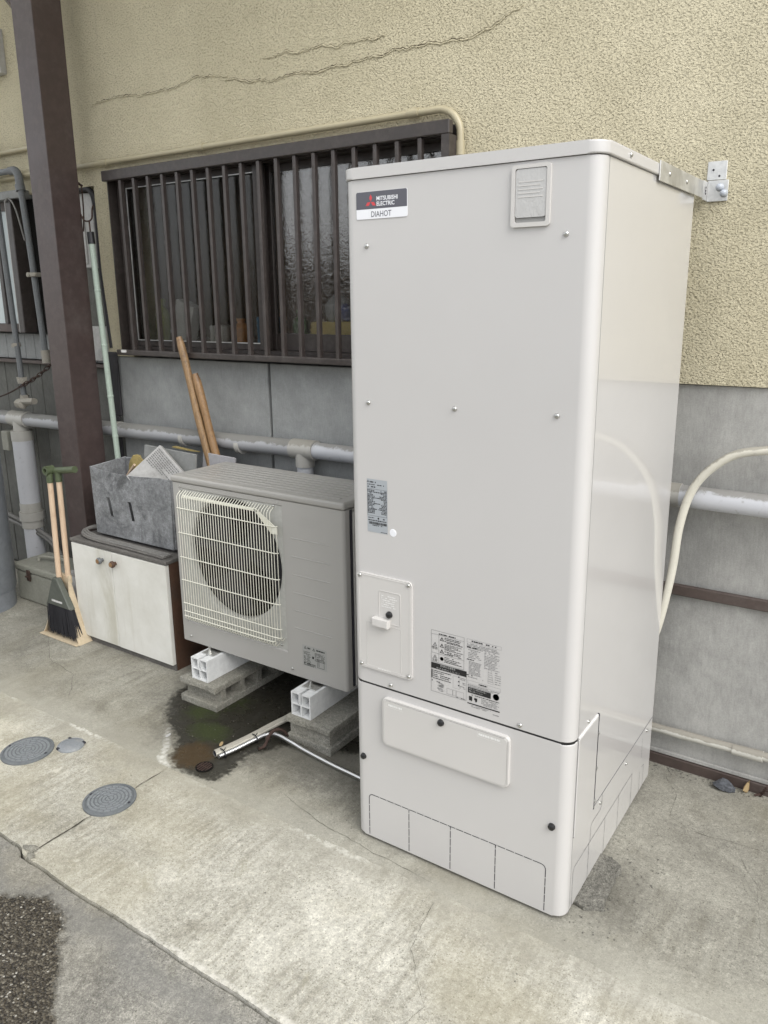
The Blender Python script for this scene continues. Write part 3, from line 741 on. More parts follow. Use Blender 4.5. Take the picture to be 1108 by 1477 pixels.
# dim room behind the panes
room = thing('room_interior', 'dim brown room interior seen through the hammered window glass', 'room', (-1.05, 1.0, 1.3))
M = Mat('dim brown room wall', (.085, .062, .045), .9); M.set('Base Color', M.ramp(M.noise(1.5, 3, .5), [(.35, (.075, .055, .040)), (.65, (.10, .074, .054))])); mat_room = M.done()
bm = NB(); cells(bm, [-1.94, -.15], [1.2, 2.2], lambda i, j: True, 1.30, 1.32); obj('back_wall', bm, mat_room, room)
bm = NB(); box(bm, -1.93, -.16, .938, 1.295, 1.30, 1.352); obj('inner_sill', bm, mat_room, room)
bm = NB(); box(bm, -1.95, -1.9315, .936, 1.298, 1.20, 2.2); box(bm, -.158, -.14, .936, 1.298, 1.2, 2.2); box(bm, -1.9312, -.1585, .936, 1.298, 2.12, 2.19); obj('side_wall', bm, mat_room, room)
def pk(name, x0, x1, z0, z1, c, label, cat, y=.955, d=.06, rot=0.0, kind='box'):
    mt = grime('package '+name, c, .5, 0, (.2, .2, .2), .2, 30)
    bm = NB()
    if kind == 'box':
        box(bm, x0, x1, y, y+d, z0, z1, .004)
        if rot:
            c0 = Vector(((x0+x1)/2, y+d/2, (z0+z1)/2)); bmesh.ops.rotate(bm, verts=bm.verts[:], cent=c0, matrix=Matrix.Rotation(rot, 3, 'Y'))
            lo = min(v.co.z for v in bm.verts); bmesh.ops.translate(bm, verts=bm.verts[:], vec=(0, 0, 1.353-lo))
    elif kind == 'bottle':
        r = (x1-x0)/2; h = z1-z0; cx = (x0+x1)/2
        lathe(bm, [(r*.9, 0), (r, .006), (r, h*.62), (r*.8, h*.72), (r*.36, h*.82), (r*.36, h*.9), (r*.42, h*.9), (r*.42, h)], (cx, y+r, z0), 'Z', 18)
    else:
        r = (x1-x0)/2; h = z1-z0; cx = (x0+x1)/2
        lathe(bm, [(r*.7, 0), (r*1.0, h*.3), (r*.9, h*.7), (r*.5, h*.95), (r*.2, h)], (cx, y+r, z0), 'Z', 14); jitter(bm, .012, 22, x0)
    return tag(obj(name, bm, mt, smooth=radians(40)), label, cat, 'things on the inner window sill')
pk('folded_carton', -1.74, -1.62, 1.353, 1.52, (.42, .43, .45), 'tilted white carton behind the left window pane', 'carton', rot=.35)
pk('bottle', -1.885, -1.815, 1.353, 1.55, (.16, .19, .04), 'yellow green bottle at the far left of the inner sill', 'bottle', kind='bottle')
pk('white_packet', -1.50, -1.42, 1.353, 1.43, (.45, .45, .45), 'low white packet on the inner sill, left of the orange tub', 'packet')
pk('orange_tub', -1.395, -1.30, 1.353, 1.46, (.42, .20, .07), 'dull orange tub behind the left window pane', 'tub', kind='bottle')
pk('blue_packet', -1.21, -1.10, 1.353, 1.47, (.10, .20, .33), 'blue packet behind the left pane near the middle stile', 'packet')
pk('orange_cap_jar', -1.165, -1.115, 1.475, 1.54, (.5, .28, .05), 'small orange jar standing on the blue packet', 'jar', kind='bottle')
pk('yellow_carton', -.90, -.60, 1.353, 1.452, (.72, .62, .26), 'long pale yellow carton behind the right pane', 'carton', y=.945)
pk('green_bottle', -1.02, -.955, 1.353, 1.50, (.05, .16, .05), 'dark green bottle on the inner sill beside the middle stile', 'bottle', kind='bottle')
pk('green_carton', -.97, -.915, 1.353, 1.40, (.22, .34, .07), 'low bright green packet beside the yellow carton', 'packet', y=.95)
pk('silver_pouch', -.86, -.75, 1.453, 1.555, (.38, .42, .45), 'silver white pouch standing on the yellow carton', 'pouch', kind='bag')
pk('blue_pouch', -.765, -.715, 1.453, 1.53, (.10, .14, .36), 'small blue and white pouch on the yellow carton', 'pouch', kind='bag')
pk('green_lidded_jar', -.712, -.64, 1.453, 1.57, (.48, .50, .12), 'yellow green jar on the yellow carton beside the tank', 'jar', kind='bottle')

# ================================================================== LEFT WINDOW
lw = thing('side_window', 'narrow milky glass window at the left edge beyond the post', 'window', (-2.9, .9, 1.38))
bm = NB(); box(bm, -3.75, -2.62, .80, .90, 2.045, 2.085, .003, 1); obj('head_frame', bm, mat_panelg, lw)
bm = NB(); box(bm, -2.735, -2.69, .79, .89, 1.385, 2.044, .003, 1); obj('stile', bm, mat_brown, lw)
bm = NB(); box(bm, -2.7385, -2.7355, .79, .80, 1.385, 2.04); obj('edge_bead', bm, mat_box, lw)
bm = NB(); box(bm, -2.6895, -2.60, .86, .91, 1.385, 2.044); obj('dark_jamb', bm, mat_dark, lw)
bm = NB(); box(bm, -3.75, -2.739, .852, .856, 1.43, 2.0); obj('pane', bm, mat_glassW, lw)
bm = NB(); box(bm, -3.75, -2.739, .84, .87, 1.385, 1.429, .003, 1); box(bm, -3.75, -2.739, .842, .87, 2.001, 2.044); obj('rail', bm, mat_strip, lw)
bm = NB(); box(bm, -2.93, -2.90, .83, .8515, 1.43, 2.0, .002, 1); obj('middle_stile', bm, mat_brown, lw)

# ================================================================== CARPORT
cp = thing('carport', 'dark brown square steel carport post with a slanting brace', 'carport', (-2.13, .67, 0))
PX0, PX1, PY0, PY1 = -2.205, -2.06, .60, .745
bm = NB(); box(bm, PX0, PX1, PY0, PY1, -.03, 3.46, .004, 2); obj('post', bm, mat_post, cp, radians(40))
bm = NB(); tube(bm, [(-2.15, .66, 2.69), (-2.95, .66, 3.46)], .03, 4); obj('brace', bm, mat_post, cp)
ROOF = True
if ROOF:
    bm = NB(); box(bm, -5.2, .2, .60, .745, 3.461, 3.60, .004, 1); obj('beam', bm, mat_post, cp)
    M = Mat('milky roof sheet', (.75, .75, .74), .5); tr = M.node('ShaderNodeBsdfTranslucent'); tr.inputs[0].default_value = (.90, .90, .88, 1)
    mx = M.node('ShaderNodeMixShader'); mx.inputs[0].default_value = .75; M.t.links.new(M.b.outputs[0], mx.inputs[1]); M.t.links.new(tr.outputs[0], mx.inputs[2])
    M.t.links.new(mx.outputs[0], M.t.nodes['Material Output'].inputs['Surface']); mat_roof = M.done()
    bm = NB(); box(bm, -5.2, .2, -2.4, .85, 3.605, 3.615); obj('roof_sheet', bm, mat_roof, cp)

# ================================================================== PIPES ON THE WALL
t = thing('conduit_pipe', 'cream painted conduit running above the window and bending down at its right', 'pipe', (-1.1, .84, 2.15))
arc = [(-.235+.085*sin(a), .835, 2.065+.085*cos(a)) for a in [radians(q) for q in range(0, 91, 10)]]
bm = NB(); tube(bm, [(-5.0, .835, 2.152), (-2.0, .835, 2.151), (-.30, .835, 2.150)]+arc+[(-.150, .835, 1.70)], .0125, 14); obj('run', bm, mat_condu, t, radians(60))
for x in (-1.98, -1.36, -.33): obj('coupling', tube(NB(), [(x-.02, .835, 2.151), (x+.02, .835, 2.151)], .0155, 14), mat_condu, t, radians(45))
for za, zb in ((2.045, 2.0), (1.985, 1.972)): obj('coupling', tube(NB(), [(-.150, .835, za), (-.150, .835, zb)], .0155, 14), mat_condu, t, radians(45))
bm = NB(); tube(bm, [(-5.0, .838, 2.28), (-2.35, .838, 2.272)], .012, 12); tag(obj('high_conduit', bm, mat_condu, smooth=radians(60)), 'short cream conduit on the stucco left of the post', 'pipe')

t = thing('drain_pipe', 'grey white plastic drain pipe running low along the whole wall', 'pipe', (-1.0, .81, .945))
bm = NB(); tube(bm, [(-5.0, .812, .915), (-2.94, .812, .918)], .038, 20); tube(bm, [(-2.80, .812, .920), (-.90, .812, .945)], .036, 20); obj('left_run', bm, mat_pvcl, t, radians(60))
bm = NB(); tube(bm, [(-.79, .812, .946), (4.4, .812, .949)], .034, 20); obj('right_run', bm, mat_pvc, t, radians(60))
bm = NB(); tube(bm, [(-.905, .812, .945), (-.785, .812, .946)], .041, 20); tube(bm, [(-.845, .812, .945), (-.845, .812, .875)], .039, 20); obj('middle_tee', bm, mat_pvcj, t, radians(50))
bm = NB(); tube(bm, [(-.845, .812, .876), (-.845, .812, .02)], .034, 18); obj('middle_drop', bm, mat_pvc, t, radians(60))
bm = NB(); tube(bm, [(-2.945, .812, .918), (-2.795, .812, .920)], .043, 20); tube(bm, [(-2.87, .812, .918), (-2.87, .812, .83)], .042, 20); obj('left_tee', bm, mat_pvcj, t, radians(50))
bm = NB(); tube(bm, [(-2.87, .812, .832), (-2.87, .812, .36)], .055, 24); tube(bm, [(-2.87, .812, .36), (-2.87, .812, .01)], .052, 24); obj('left_drop', bm, mat_pvc, t, radians(60))
for za, zb, rr in ((.445, .30, .0575), (.395, .345, .066), (.855, .80, .0575)): obj('drop_coupling', tube(NB(), [(-2.87, .812, za), (-2.87, .812, zb)], rr, 24), mat_pvcj, t, radians(50))
for x in (-2.02, -1.55, -1.20): obj('old_glue_band', tube(NB(), [(x-.012, .812, .93), (x+.012, .812, .9305)], .0385, 20), mat_pvcj, t, radians(50))
bm = NB(); tube(bm, [(.60, .812, .9475), (.645, .812, .9475)], .0375, 20); obj('socket', bm, mat_pvcj, t, radians(50))

pts = [(.10, .835, .135)]+[(x, .835+.002*fnoise(x, 1, 0, 12), .137+.015*(x-.6)+.003*fnoise(x, 5, 0, 9)) for x in [.2+.05*k for k in range(60)]]
bm = NB(); tube(bm, pts, [.0145+.002*fnoise(p[0], 7, 0, 18) for p in pts], 14)
t = thing('lagged_pipe', 'thin pale pipe with torn taped lagging just above the floor at right', 'pipe', (.9, .835, .14))
obj('lagging', bm, mat_tape, t, radians(60))
bm = NB(); tube(bm, [(.862, .833, .140), (.95, .833, .1415)], [.0175, .0185], 14); jitter(bm, .002, 60); obj('tape_wrap', bm, mat_tape, t, radians(60))
hp_ = spline([(1.6, .76, 1.02), (1.1, .757, 1.125), (.97, .757, 1.132), (.88, .757, 1.12), (.795, .757, 1.098), (.725, .757, 1.04), (.683, .757, .968), (.660, .757, .863), (.652, .757, .75), (.641, .757, .655), (.618, .757, .52), (.57, .77, .36), (.5, .79, .2), (.45, .80, .03)], 8)
bm = NB(); tube(bm, hp_, .0125, 14); tag(obj('insulated_hose', bm, mat_hose, smooth=radians(60)), 'off white hose arching out from behind the tall tank at right', 'hose')

# thin water pipes left of the post
t = thing('water_pipe', 'thin blue grey water pipe ending in a crusted tap, nearest the left edge', 'pipe', (-2.8, .80, 1.0))
bm = NB(); tube(bm, [(-2.83, .80, 2.35), (-2.805, .80, 1.6), (-2.785, .80, 1.04)], .0145, 12); obj('riser', bm, mat_gpipe, t, radians(60))
bm = NB(); tube(bm, [(-2.787, .80, 1.15), (-2.787, .80, 1.12)], .026, 10); tube(bm, [(-2.785, .80, 1.055), (-2.785, .80, 1.0)], .025, 10); tube(bm, [(-2.82, .79, 1.015), (-2.66, .78, 1.03)], .017, 9); lathe(bm, [(0, -.03), (.026, -.026), (.026, .02), (0, .028)], (-2.795, .785, 1.008), 'X', 9); tube(bm, [(-2.805, .80, 1.33), (-2.803, .80, 1.312)], .023, 10)
jitter(bm, .008, 60); obj('tap_body', bm, mat_scale, t, radians(50))
t = thing('bent_water_pipe', 'blue grey pipe bending down at an elbow beside the brown post', 'pipe', (-2.58, .80, 1.3))
bm = NB(); tube(bm, [(-5, .80, 2.178), (-2.66, .80, 2.174)], .0155, 12); tube(bm, [(-2.60, .80, 2.12), (-2.572, .80, 1.75), (-2.548, .80, 1.29)], .0155, 12); obj('pipe_run', bm, mat_gpipe, t, radians(60))
bm = NB(); tube(bm, spline([(-2.672, .80, 2.174), (-2.63, .80, 2.172), (-2.606, .80, 2.148), (-2.600, .80, 2.10)], 5), .020, 12); obj('elbow', bm, mat_gpipe, t, radians(60))
bm = NB(); box(bm, -2.585, -2.525, .775, .83, 1.665, 1.685, .004); lathe(bm, [(0, 0), (.012, .002), (.012, .014), (0, .016)], (-2.580, .785, 1.675), 'Y', 10); obj('clamp', bm, mat_scale, t, radians(50))
obj('end_collar', tube(NB(), [(-2.548, .80, 1.30), (-2.543, .80, 1.235)], .022, 10), mat_scale, t, radians(50)); obj('elbow_collar', tube(NB(), [(-2.604, .80, 2.105), (-2.598, .80, 2.075)], .0235, 12), mat_gpipe, t, radians(50))
bm = NB(); tube(bm, spline([(-2.72, .785, 2.03), (-2.68, .78, 2.045), (-2.63, .78, 1.99), (-2.585, .782, 1.84)], 7), .0045, 8); tag(obj('drooping_wire', bm, mat_cable, smooth=radians(60)), 'thin grey wire looping from the side window to the bent pipe', 'wire')
# chain
t = thing('chain', 'dark chain slung below the side window to the tapped pipe', 'chain', (-2.8, .79, 1.1))
A, B = Vector((-2.50, .80, 1.235)), Vector((-2.77, .775, 1.105)); n = 9
for k in range(n):
    c = A.lerp(B, (k+.5)/n) - Vector((0, 0, .012*sin(pi*(k+.5)/n))); d = (B-A).normalized()
    q = d.to_track_quat('X', 'Z').to_matrix().to_4x4() @ Matrix.Rotation(pi/2*(k % 2), 4, 'X')
    lp = [Vector((.019*cos(a)+(.006 if cos(a) > 0 else -.006), .009*sin(a), 0)) for a in [2*pi*j/16 for j in range(17)]]
    bm = NB(); tube(bm, [c+q.to_3x3() @ p for p in lp], .0028, 6, caps=False); obj('chain_link', bm, mat_rusty, t, radians(60))
bm = NB(); tube(bm, spline([(-2.78, .775, 1.10), (-2.9, .78, 1.06), (-3.1, .79, 1.01)], 5), .004, 6); obj('tail_wire', bm, mat_rusty, t, radians(60))
# vent frame high on the wall
t = thing('wall_vent', 'small framed vent high on the stucco at the left edge', 'vent', (-2.8, DW, 2.7))
bm = NB(); ring_prism(bm, rrect(-2.92, -2.69, 2.625, 2.825, .004, 1), rrect(-2.90, -2.712, 2.645, 2.805, .003, 1), .825, DW-.001); obj('frame', bm, mat_box, t)
for k in range(6): obj('slat', box(NB(), -2.899, -2.713, .838, .85, 2.652+.025*k, 2.664+.025*k), mat_brown, t)

# ================================================================== TANK
T = thing('water_heater_tank', 'tall glossy white water heater tank standing by the wall', 'water heater', (W/2, D/2, 0))
def uprof(x0, x1, yb, r, n=8):
    p = [(x0, yb)]
    for k in range(n+1):
        a = radians(180+90*k/n); p.append((x0+r+r*cos(a), r+r*sin(a)))
    for k in range(n+1):
        a = radians(270+90*k/n); p.append((x1-r+r*cos(a), r+r*sin(a)))
    p.append((x1, yb)); return p
ZS = .503
XL = -.013     # left face of the casing
CAPB = 1.819
bm = NB(); box(bm, XL+.008, W-.006, .016, D-.004, .016, CAPB+.004); obj('core', bm, mat_seam, T)
bm = NB(); prism(bm, uprof(XL, W, .038, .030), 'XY', ZS+.0035, CAPB-.0015, .0022, 2); obj('front_panel', bm, mat_tank, T, radians(35))
bm = NB(); prism(bm, uprof(XL, W, .038, .030), 'XY', .011, ZS-.0025, .0045, 3); LP = obj('lower_panel', bm, mat_tank, T, radians(35))
for s in (0, 1):
    bm = NB()
    xa, xb = ((XL+.0005, XL+.0055) if s == 0 else (W-.0055, W-.0005))
    box(bm, xa, xb, .0405, D, .011, CAPB-.0005, .0015, 1); o = obj('side_panel', bm, mat_tankside, T, radians(35))
    if s: SP = o
bm = NB(); box(bm, XL+.006, W-.006, D-.0035, D-.0005, .006, CAPB); obj('back_panel', bm, mat_tankside, T)
bm = NB()
capp = uprof(XL-.005, W+.005, D+.004, .036); capp = [(x, y-.005) for x, y in capp]
prism(bm, capp, 'XY', CAPB, H, .004, 3); CAP = obj('top_cap', bm, mat_tank, T, radians(35))
# shadow gap notches at the seam ends
bm = NB(); prism(bm, [(x, y+.0012 if y < .03 else y) for x, y in uprof(XL+.0012, W-.0012, .0385, .030)], 'XY', ZS-.004, ZS+.005); obj('seam_gap', bm, mat_black, T)
# screws
SCP = [(.0062, 0), (.0062, .0012), (.0052, .0034), (.003, .0046), (.0012, .0048), (.0012, .0030), (0, .0030)]
bm = NB(); lathe(bm, SCP, (0, 0, 0), 'Y', 14)
me = bpy.data.meshes.new('screw'); bmesh.ops.recalc_face_normals(bm, faces=bm.faces[:]); bm.to_mesh(me); bm.free(); me.materials.append(mat_steel); me.shade_smooth(); me.set_sharp_from_angle(angle=radians(50))
class _S: data = me
def screw(par, x, y, z, side=False, sc=1.0):
    o = inst('screw', _S, par, (x, y, z), (0, 0, pi/2) if side else (0, random.random()*3, 0)); o.scale = (sc, sc, sc); return o
for x, z in ((.055, 1.666), (.560, 1.669), (.053, 1.287), (.302, 1.288), (.557, 1.290), (.113, .518), (.495, .518)): screw(T, x, -.0003, z)
for y, z in ((.192, .443), (.192, .341), (.194, .242), (.247, .204), (.472, .201), (.682, .205), (.109, .517)): screw(T, W-.0004, y, z, True, .8)
screw(CAP, W+.0052, .156, 1.834, True, .9)
# black twist knobs
def knob(par, x, y, z, r=.0085):
    bm = NB(); lathe(bm, [(r*1.1, 0), (r*1.1, .002), (r, .003), (r*.97, .007), (r*.6, .0095), (0, .0098)], (x, y, z), 'Y', 18); return obj('twist_knob', bm, mat_black, par, radians(40))
knob(LP, .017, .0005, .268); knob(LP, .589, -.0003, .269)
# knock-out score lines on the lower edge
def scored(bm, segs, w, y, axis='XZ', dash=.022, gap=.0028, off=.0006):
    for (a, b) in segs:
        a = Vector(a); b = Vector(b); L = (b-a).length; d = (b-a)/L; nrm = Vector((-d.y, d.x))*w/2; s = 0.0
        while s < L-1e-4:
            e = min(L, s+dash); p, q = a+d*s, a+d*e
            P = [p+nrm, q+nrm, q-nrm, p-nrm]
            if axis == 'XZ': bm.faces.new([bm.verts.new((v.x, y, v.y)) for v in P])
            else: bm.faces.new([bm.verts.new((y, v.x, v.y)) for v in P])
            s = e+gap
def archsegs(x0, x1, z0, z1, r):
    s = [((x0, z0), (x0, z1-r))]
    pr = (x0, z1-r)
    for k in range(1, 5):
        a = radians(180-90*k/4); q = (x0+r+r*cos(a), z1-r+r*sin(a)); s.append((pr, q)); pr = q
    s.append((pr, (x1-r, z1))); pr = (x1-r, z1)
    for k in range(1, 5):
        a = radians(90-90*k/4); q = (x1-r+r*cos(a), z1-r+r*sin(a)); s.append((pr, q)); pr = q
    s.append((pr, (x1, z0))); return s
bm = NB(); scored(bm, archsegs(.034, .578, .0165, .151, .013)+[((x, .0165), (x, .150)) for x in (.170, .303, .438)], .0021, -.0006)
obj('score_lines', bm, mat_seam, LP, kind='stuff')
bm = NB(); scored(bm, [((.056, .012), (.056, .112)), ((.056, .112), (.064, .126)), ((.064, .126), (.548, .126)), ((.548, .126), (.548, .012))]+[((y, .012), (y, .125)) for y in (.171, .300, .421)]
    +[((.178, .126), (.178, .172)), ((.178, .172), (.186, .180)), ((.186, .180), (.252, .180)), ((.252, .180), (.262, .188)), ((.262, .188), (.262, .226))]
    +[((.635, .012), (.635, .085)), ((.655, .09), (.675, .09)), ((.675, .09), (.675, .012)), ((.640, .13), (.640, .2))], .0016, W+.0001, 'YZ', .03, .0012)
obj('side_score_lines', bm, mat_scs, SP, kind='stuff')
# side access plate with dark edge
bm = NB(); box(bm, W-.0004, W+.0030, .042, .181, .2275, .500, .0012, 1); o = obj('side_access_plate', bm, mat_tankside, T, radians(35))
bm = NB(); box(bm, W-.0004, W+.0036, .1815, .1845, .224, .505); obj('plate_edge_gap', bm, mat_seam, o)
bm = NB(); box(bm, W-.0004, W+.0022, .045, .180, .5008, .5035); obj('plate_folded_lip', bm, mat_seamw, o)
bm = NB(); box(bm, W-.0004, W+.0006, .041, D-.006, .2245, .2262); obj('base_seam', bm, mat_inkg, SP)
# corner trim line
bm = NB(); box(bm, W-.001, W+.0004, .0383, .0402, .007, CAPB-.002); obj('corner_gap', bm, mat_scs2, T)

for fx in (.06, W-.06):
    for fy in (.08, D-.08): bm = NB(); lathe(bm, [(.03, .0), (.03, .006), (.018, .010), (.018, .018)], (fx, fy, .001), 'Z', 16); obj('foot', bm, mat_black, T)
# badge
yb = -.0018
bm = NB(); prism(bm, rrect(.027, .172, 1.727, 1.789, .004, 4), 'XZ', yb, -.0002, .0004, 1); BD = obj('badge', bm, mat_badgew, T)
bm = NB(); R = rrect(.0272, .1718, 1.7275, 1.7888, .004, 4); R = [(x, max(z, 1.7497)) for x, z in R]; R2 = []
for p in R:
    if p not in R2: R2.append(p)
bm.faces.new([bm.verts.new((x, yb-.0002, z)) for x, z in R2]); obj('badge_band', bm, mat_badge, BD)
cx, cz, s = .0695, 1.7655, .0092
for a in (90, 210, 330):
    bm = NB(); d = Vector((cos(radians(a)), sin(radians(a)))); e = Vector((-d.y, d.x)); c = Vector((cx, cz))+d*.0005
    P = [c, c+d*s*.9+e*s*.48, c+d*s*1.8, c+d*s*.9-e*s*.48]
    bm.faces.new([bm.verts.new((p.x, yb-.0004, p.y)) for p in P]); obj('emblem_diamond', bm, mat_red, BD)
text('lettering', 'MITSUBISHI', .0128, mat_badgew, BD, .0862, 1.7680, yb-.0004, w=.0595, bold=.0003)
text('lettering', 'ELECTRIC', .0128, mat_badgew, BD, .0865, 1.7560, yb-.0004, w=.0505, bold=.0003)
text('lettering', 'DIAHOT', .0185, mat_badge, BD, .0705, 1.7315, yb-.0004, w=.0575)

# recessed handle with clear cover
bm = NB(); ring_prism(bm, rrect(.436, .524, 1.687, 1.811, .007), rrect(.4445, .5155, 1.696, 1.8035, .004), -.007, .0)
HR = obj('handle_rim', bm, mat_tankpl, T, radians(50))
bm = NB(); prism(bm, rrect(.4455, .5145, 1.706, 1.8025, .004), 'XZ', -.0055, -.0005, .0015, 2); obj('handle_cover', bm, mat_film, HR, radians(40))
bm = NB(); box(bm, .4450, .5150, -.0015, -.0005, 1.6965, 1.7055); obj('handle_slot', bm, mat_scs2, HR)
bm = NB()
for k in range(5): box(bm, .452, .507-.006*(k % 2), -.0062, -.0056, 1.776-.0075*k, 1.7785-.0075*k)
obj('embossed_notice', bm, mat_tankpl, HR, kind='stuff')

# silver rating plate
bm = NB(); quad(bm, .0440, .1075, .946, 1.089, -.0006); LB = obj('rating_plate', bm, mat_silverl, T)
def dashes(bm, x0, x1, z, h, y, rng, dens=.8, wmin=.0018, wmax=.007):
    x = x0
    while x < x1:
        w_ = rng.uniform(wmin, wmax); e = min(x1, x+w_)
        if rng.random() < dens: quad(bm, x, e, z, z+h, y)
        x = e+rng.uniform(.0006, .0016)
rng = random.Random(3)
bm = NB(); yy = -.0009
for (x, z) in ((.0475, 1.0835), (.0455, 1.0805), (.0495, 1.0805)):
    q = .0017; bm.faces.new([bm.verts.new(p) for p in ((x-q, yy, z), (x, yy, z-q*.6), (x+q, yy, z), (x, yy, z+q*1.2))])
dashes(bm, .053, .072, 1.0795, .0035, yy, rng, .95); dashes(bm, .046, .098, 1.0735, .0022, yy, rng); dashes(bm, .046, .080, 1.0670, .0030, yy, rng, .9)
z = 1.058
for k in range(17):
    dashes(bm, .046, .046+rng.uniform(.012, .026), z, .0022, yy, rng, .95); dashes(bm, .105-rng.uniform(.008, .024), .105, z, .0022, yy, rng, .95)
    if k % 4 == 1: dashes(bm, .062, .092, z-.0005, .0022, yy, rng, .9)
    z -= .0038
for zz in (1.0625, .9905): quad(bm, .046, .1055, zz, zz+.0006, yy)
quad(bm, .0452, .0458, .9905, 1.0625, yy); quad(bm, .1050, .1056, .9905, 1.0625, yy)
lathe(bm, [(0, .0), (.0026, 0)], (.079, yy, .985), 'Y', 14)
dashes(bm, .047, .066, .984, .002, yy, rng); dashes(bm, .087, .103, .983, .003, yy, rng); dashes(bm, .047, .104, .977, .0028, yy, rng, .95)
x = .049
while x < .104: w_ = rng.choice((.0008, .0012, .002)); quad(bm, x, x+w_, .9675, .9745, yy); x += w_+rng.choice((.0006, .001))
dashes(bm, .060, .092, .964, .002, yy, rng); dashes(bm, .079, .1055, .9480, .0015, yy, rng)
obj('plate_printing', bm, mat_ink, LB, kind='stuff')
bm = NB(); lathe(bm, [(0, .0008), (.0095, .0008), (.0105, .0)], (.124, 0, .953), 'Y', 24); o = obj('round_sticker', bm, mat_badgew, T)

# warning print on the front
bm = NB(); bg_ = NB(); yy = -.0007; rng = random.Random(11)
def frm(b, x0, x1, z0, z1, w=.0007):
    quad(b, x0, x1, z1-w, z1, yy); quad(b, x0, x1, z0, z0+w, yy); quad(b, x0, x0+w, z0+w, z1-w, yy); quad(b, x1-w, x1, z0+w, z1-w, yy)
def tri(b, x, z, s):
    o_ = [(x-s, z-s*.8), (x+s, z-s*.8), (x, z+s)]; i_ = [(x-s*.62, z-s*.58), (x+s*.62, z-s*.58), (x, z+s*.58)]
    for k in range(3):
        a, c_ = o_[k], o_[(k+1) % 3]; d_, e_ = i_[(k+1) % 3], i_[k]
        b.faces.new([b.verts.new((p[0], yy, p[1])) for p in (a, c_, d_, e_)])
    quad(b, x-s*.09, x+s*.09, z-s*.2, z+s*.35, yy); quad(b, x-s*.09, x+s*.09, z-s*.42, z-s*.28, yy)
frm(bg_, .2405, .337, .6235, .7125); quad(bg_, .2412, .3365, .7015, .7021, yy); quad(bg_, .263, .2636, .6242, .7015, yy)
quad(bg_, .2412, .3365, .6492, .6498, yy)
dashes(bm, .263, .312, .7035, .0030, yy, rng, .95)
for z in (.6925, .6745, .6585): tri(bm, .2722, z, .0062)
lathe(bm, [(0, 0), (.0052, 0)], (.2722, yy, .6375), 'Y', 18)
tri(bg_, .252, .6745, .0058); tri(bg_, .252, .6395, .0058)
for z in (.6985, .6945, .6895, .6865): dashes(bm, .280, .3345-rng.uniform(0, .012), z-.002, .0018, yy, rng, .9)
for z in (.6810, .6770, .6735, .6700, .6665): dashes(bm, .280, .334-rng.uniform(0, .018), z-.002, .0016, yy, rng, .9)
for z in (.6610, .6570, .6540): dashes(bm, .280, .334-rng.uniform(0, .01), z-.002, .0017, yy, rng, .9)
for z in (.6450, .6405, .6360, .6320): dashes(bm, .280, .332-rng.uniform(0, .018), z-.002, .0018, yy, rng, .9)
quad(bm, .2405, .345, .6060, .6215, yy)
frm(bg_, .2405, .345, .539, .6058)
for k, z in enumerate((.6005, .5955, .5895, .5845, .5790)): dashes(bm, .247, .300-.022*(k == 1), z-.002, .0020, yy, rng, .92)
quad(bm, .2418, .2448, .5775, .6020, yy)
quad(bm, .2425, .2455, .5690, .5720, yy); dashes(bm, .249, .268, .5690, .0018, yy, rng)
for k in range(26): quad(bg_, .258+rng.uniform(0, .022), .2615+rng.uniform(0, .022), .545+.0009*k, .5457+.0009*k, yy)
for z in (.598, .5855, .5745): quad(bm, .321, .3245, z, z+.0035, yy); dashes(bg_, .327, .342, z, .0016, yy, rng); dashes(bg_, .327, .342, z-.004, .0014, yy, rng)
frm(bg_, .306, .3255, .566, .600, .0004); frm(bg_, .288, .338, .5435, .5595, .0005); quad(bm, .305, .3058, .5440, .5590, yy); quad(bm, .315, .3158, .5440, .5590, yy)
dashes(bm, .316, .342, .5410, .0014, yy, rng)
# right column
frm(bg_, .3445, .440, .7035, .7125, .0004); dashes(bm, .358, .426, .7065, .0032, yy, rng, .93)
for k in range(4): dashes(bg_, .345, .438-rng.uniform(0, .012), .6990-.0036*k, .0014, yy, rng, .88)
dashes(bm, .345, .374, .6895, .0024, yy, rng, .92)
for k in range(6): dashes(bg_, .349, .388-rng.uniform(0, .012), .683-.0042*k, .0014, yy, rng, .85); 
for k in range(11): dashes(bg_, .394, .438-rng.uniform(0, .014), .684-.0040*k, .0014, yy, rng, .85)
dashes(bm, .345, .365, .6560, .0022, yy, rng, .92)
for k in range(11): dashes(bg_, .351, .388-rng.uniform(0, .006), .651-.0034*k, .0013, yy, rng, .9)
for k in range(6): frm(bg_, .405, .420-.001*k, .606+.006*k, .6115+.006*k, .0004); dashes(bg_, .424, .440, .608+.006*k, .0014, yy, rng, .7)
dashes(bm, .345, .362, .6130, .0022, yy, rng, .92); dashes(bg_, .349, .392, .6085, .0014, yy, rng, .85)
frm(bg_, .3485, .440, .5905, .600, .0004); dashes(bm, .380, .404, .5935, .0034, yy, rng, .95)
for k in range(2): dashes(bg_, .3485, .438, .5865-.0038*k, .0015, yy, rng, .9)
quad(bm, .3495, .414, .5655, .5810, yy)
lathe(bm, [(0, 0), (.0085, 0)], (.4285, yy, .5740), 'Y', 22)
dashes(bm, .360, .438, .5600, .0020, yy, rng, .9)
for c_ in ((.357, .5495), (.373, .5495)):
    for k in range(9): quad(bm, c_[0]+rng.uniform(-.005, .004), c_[0]+rng.uniform(.0, .006), c_[1]+rng.uniform(-.007, .006), c_[1]+rng.uniform(-.006, .0065)+.001, yy-.00004*k)
for k in range(5): dashes(bg_, .388, .438-rng.uniform(0, .008), .5555-.0036*k, .0014, yy, rng, .85)
quad(bm, .3485, .4395, .5345, .5375, yy)
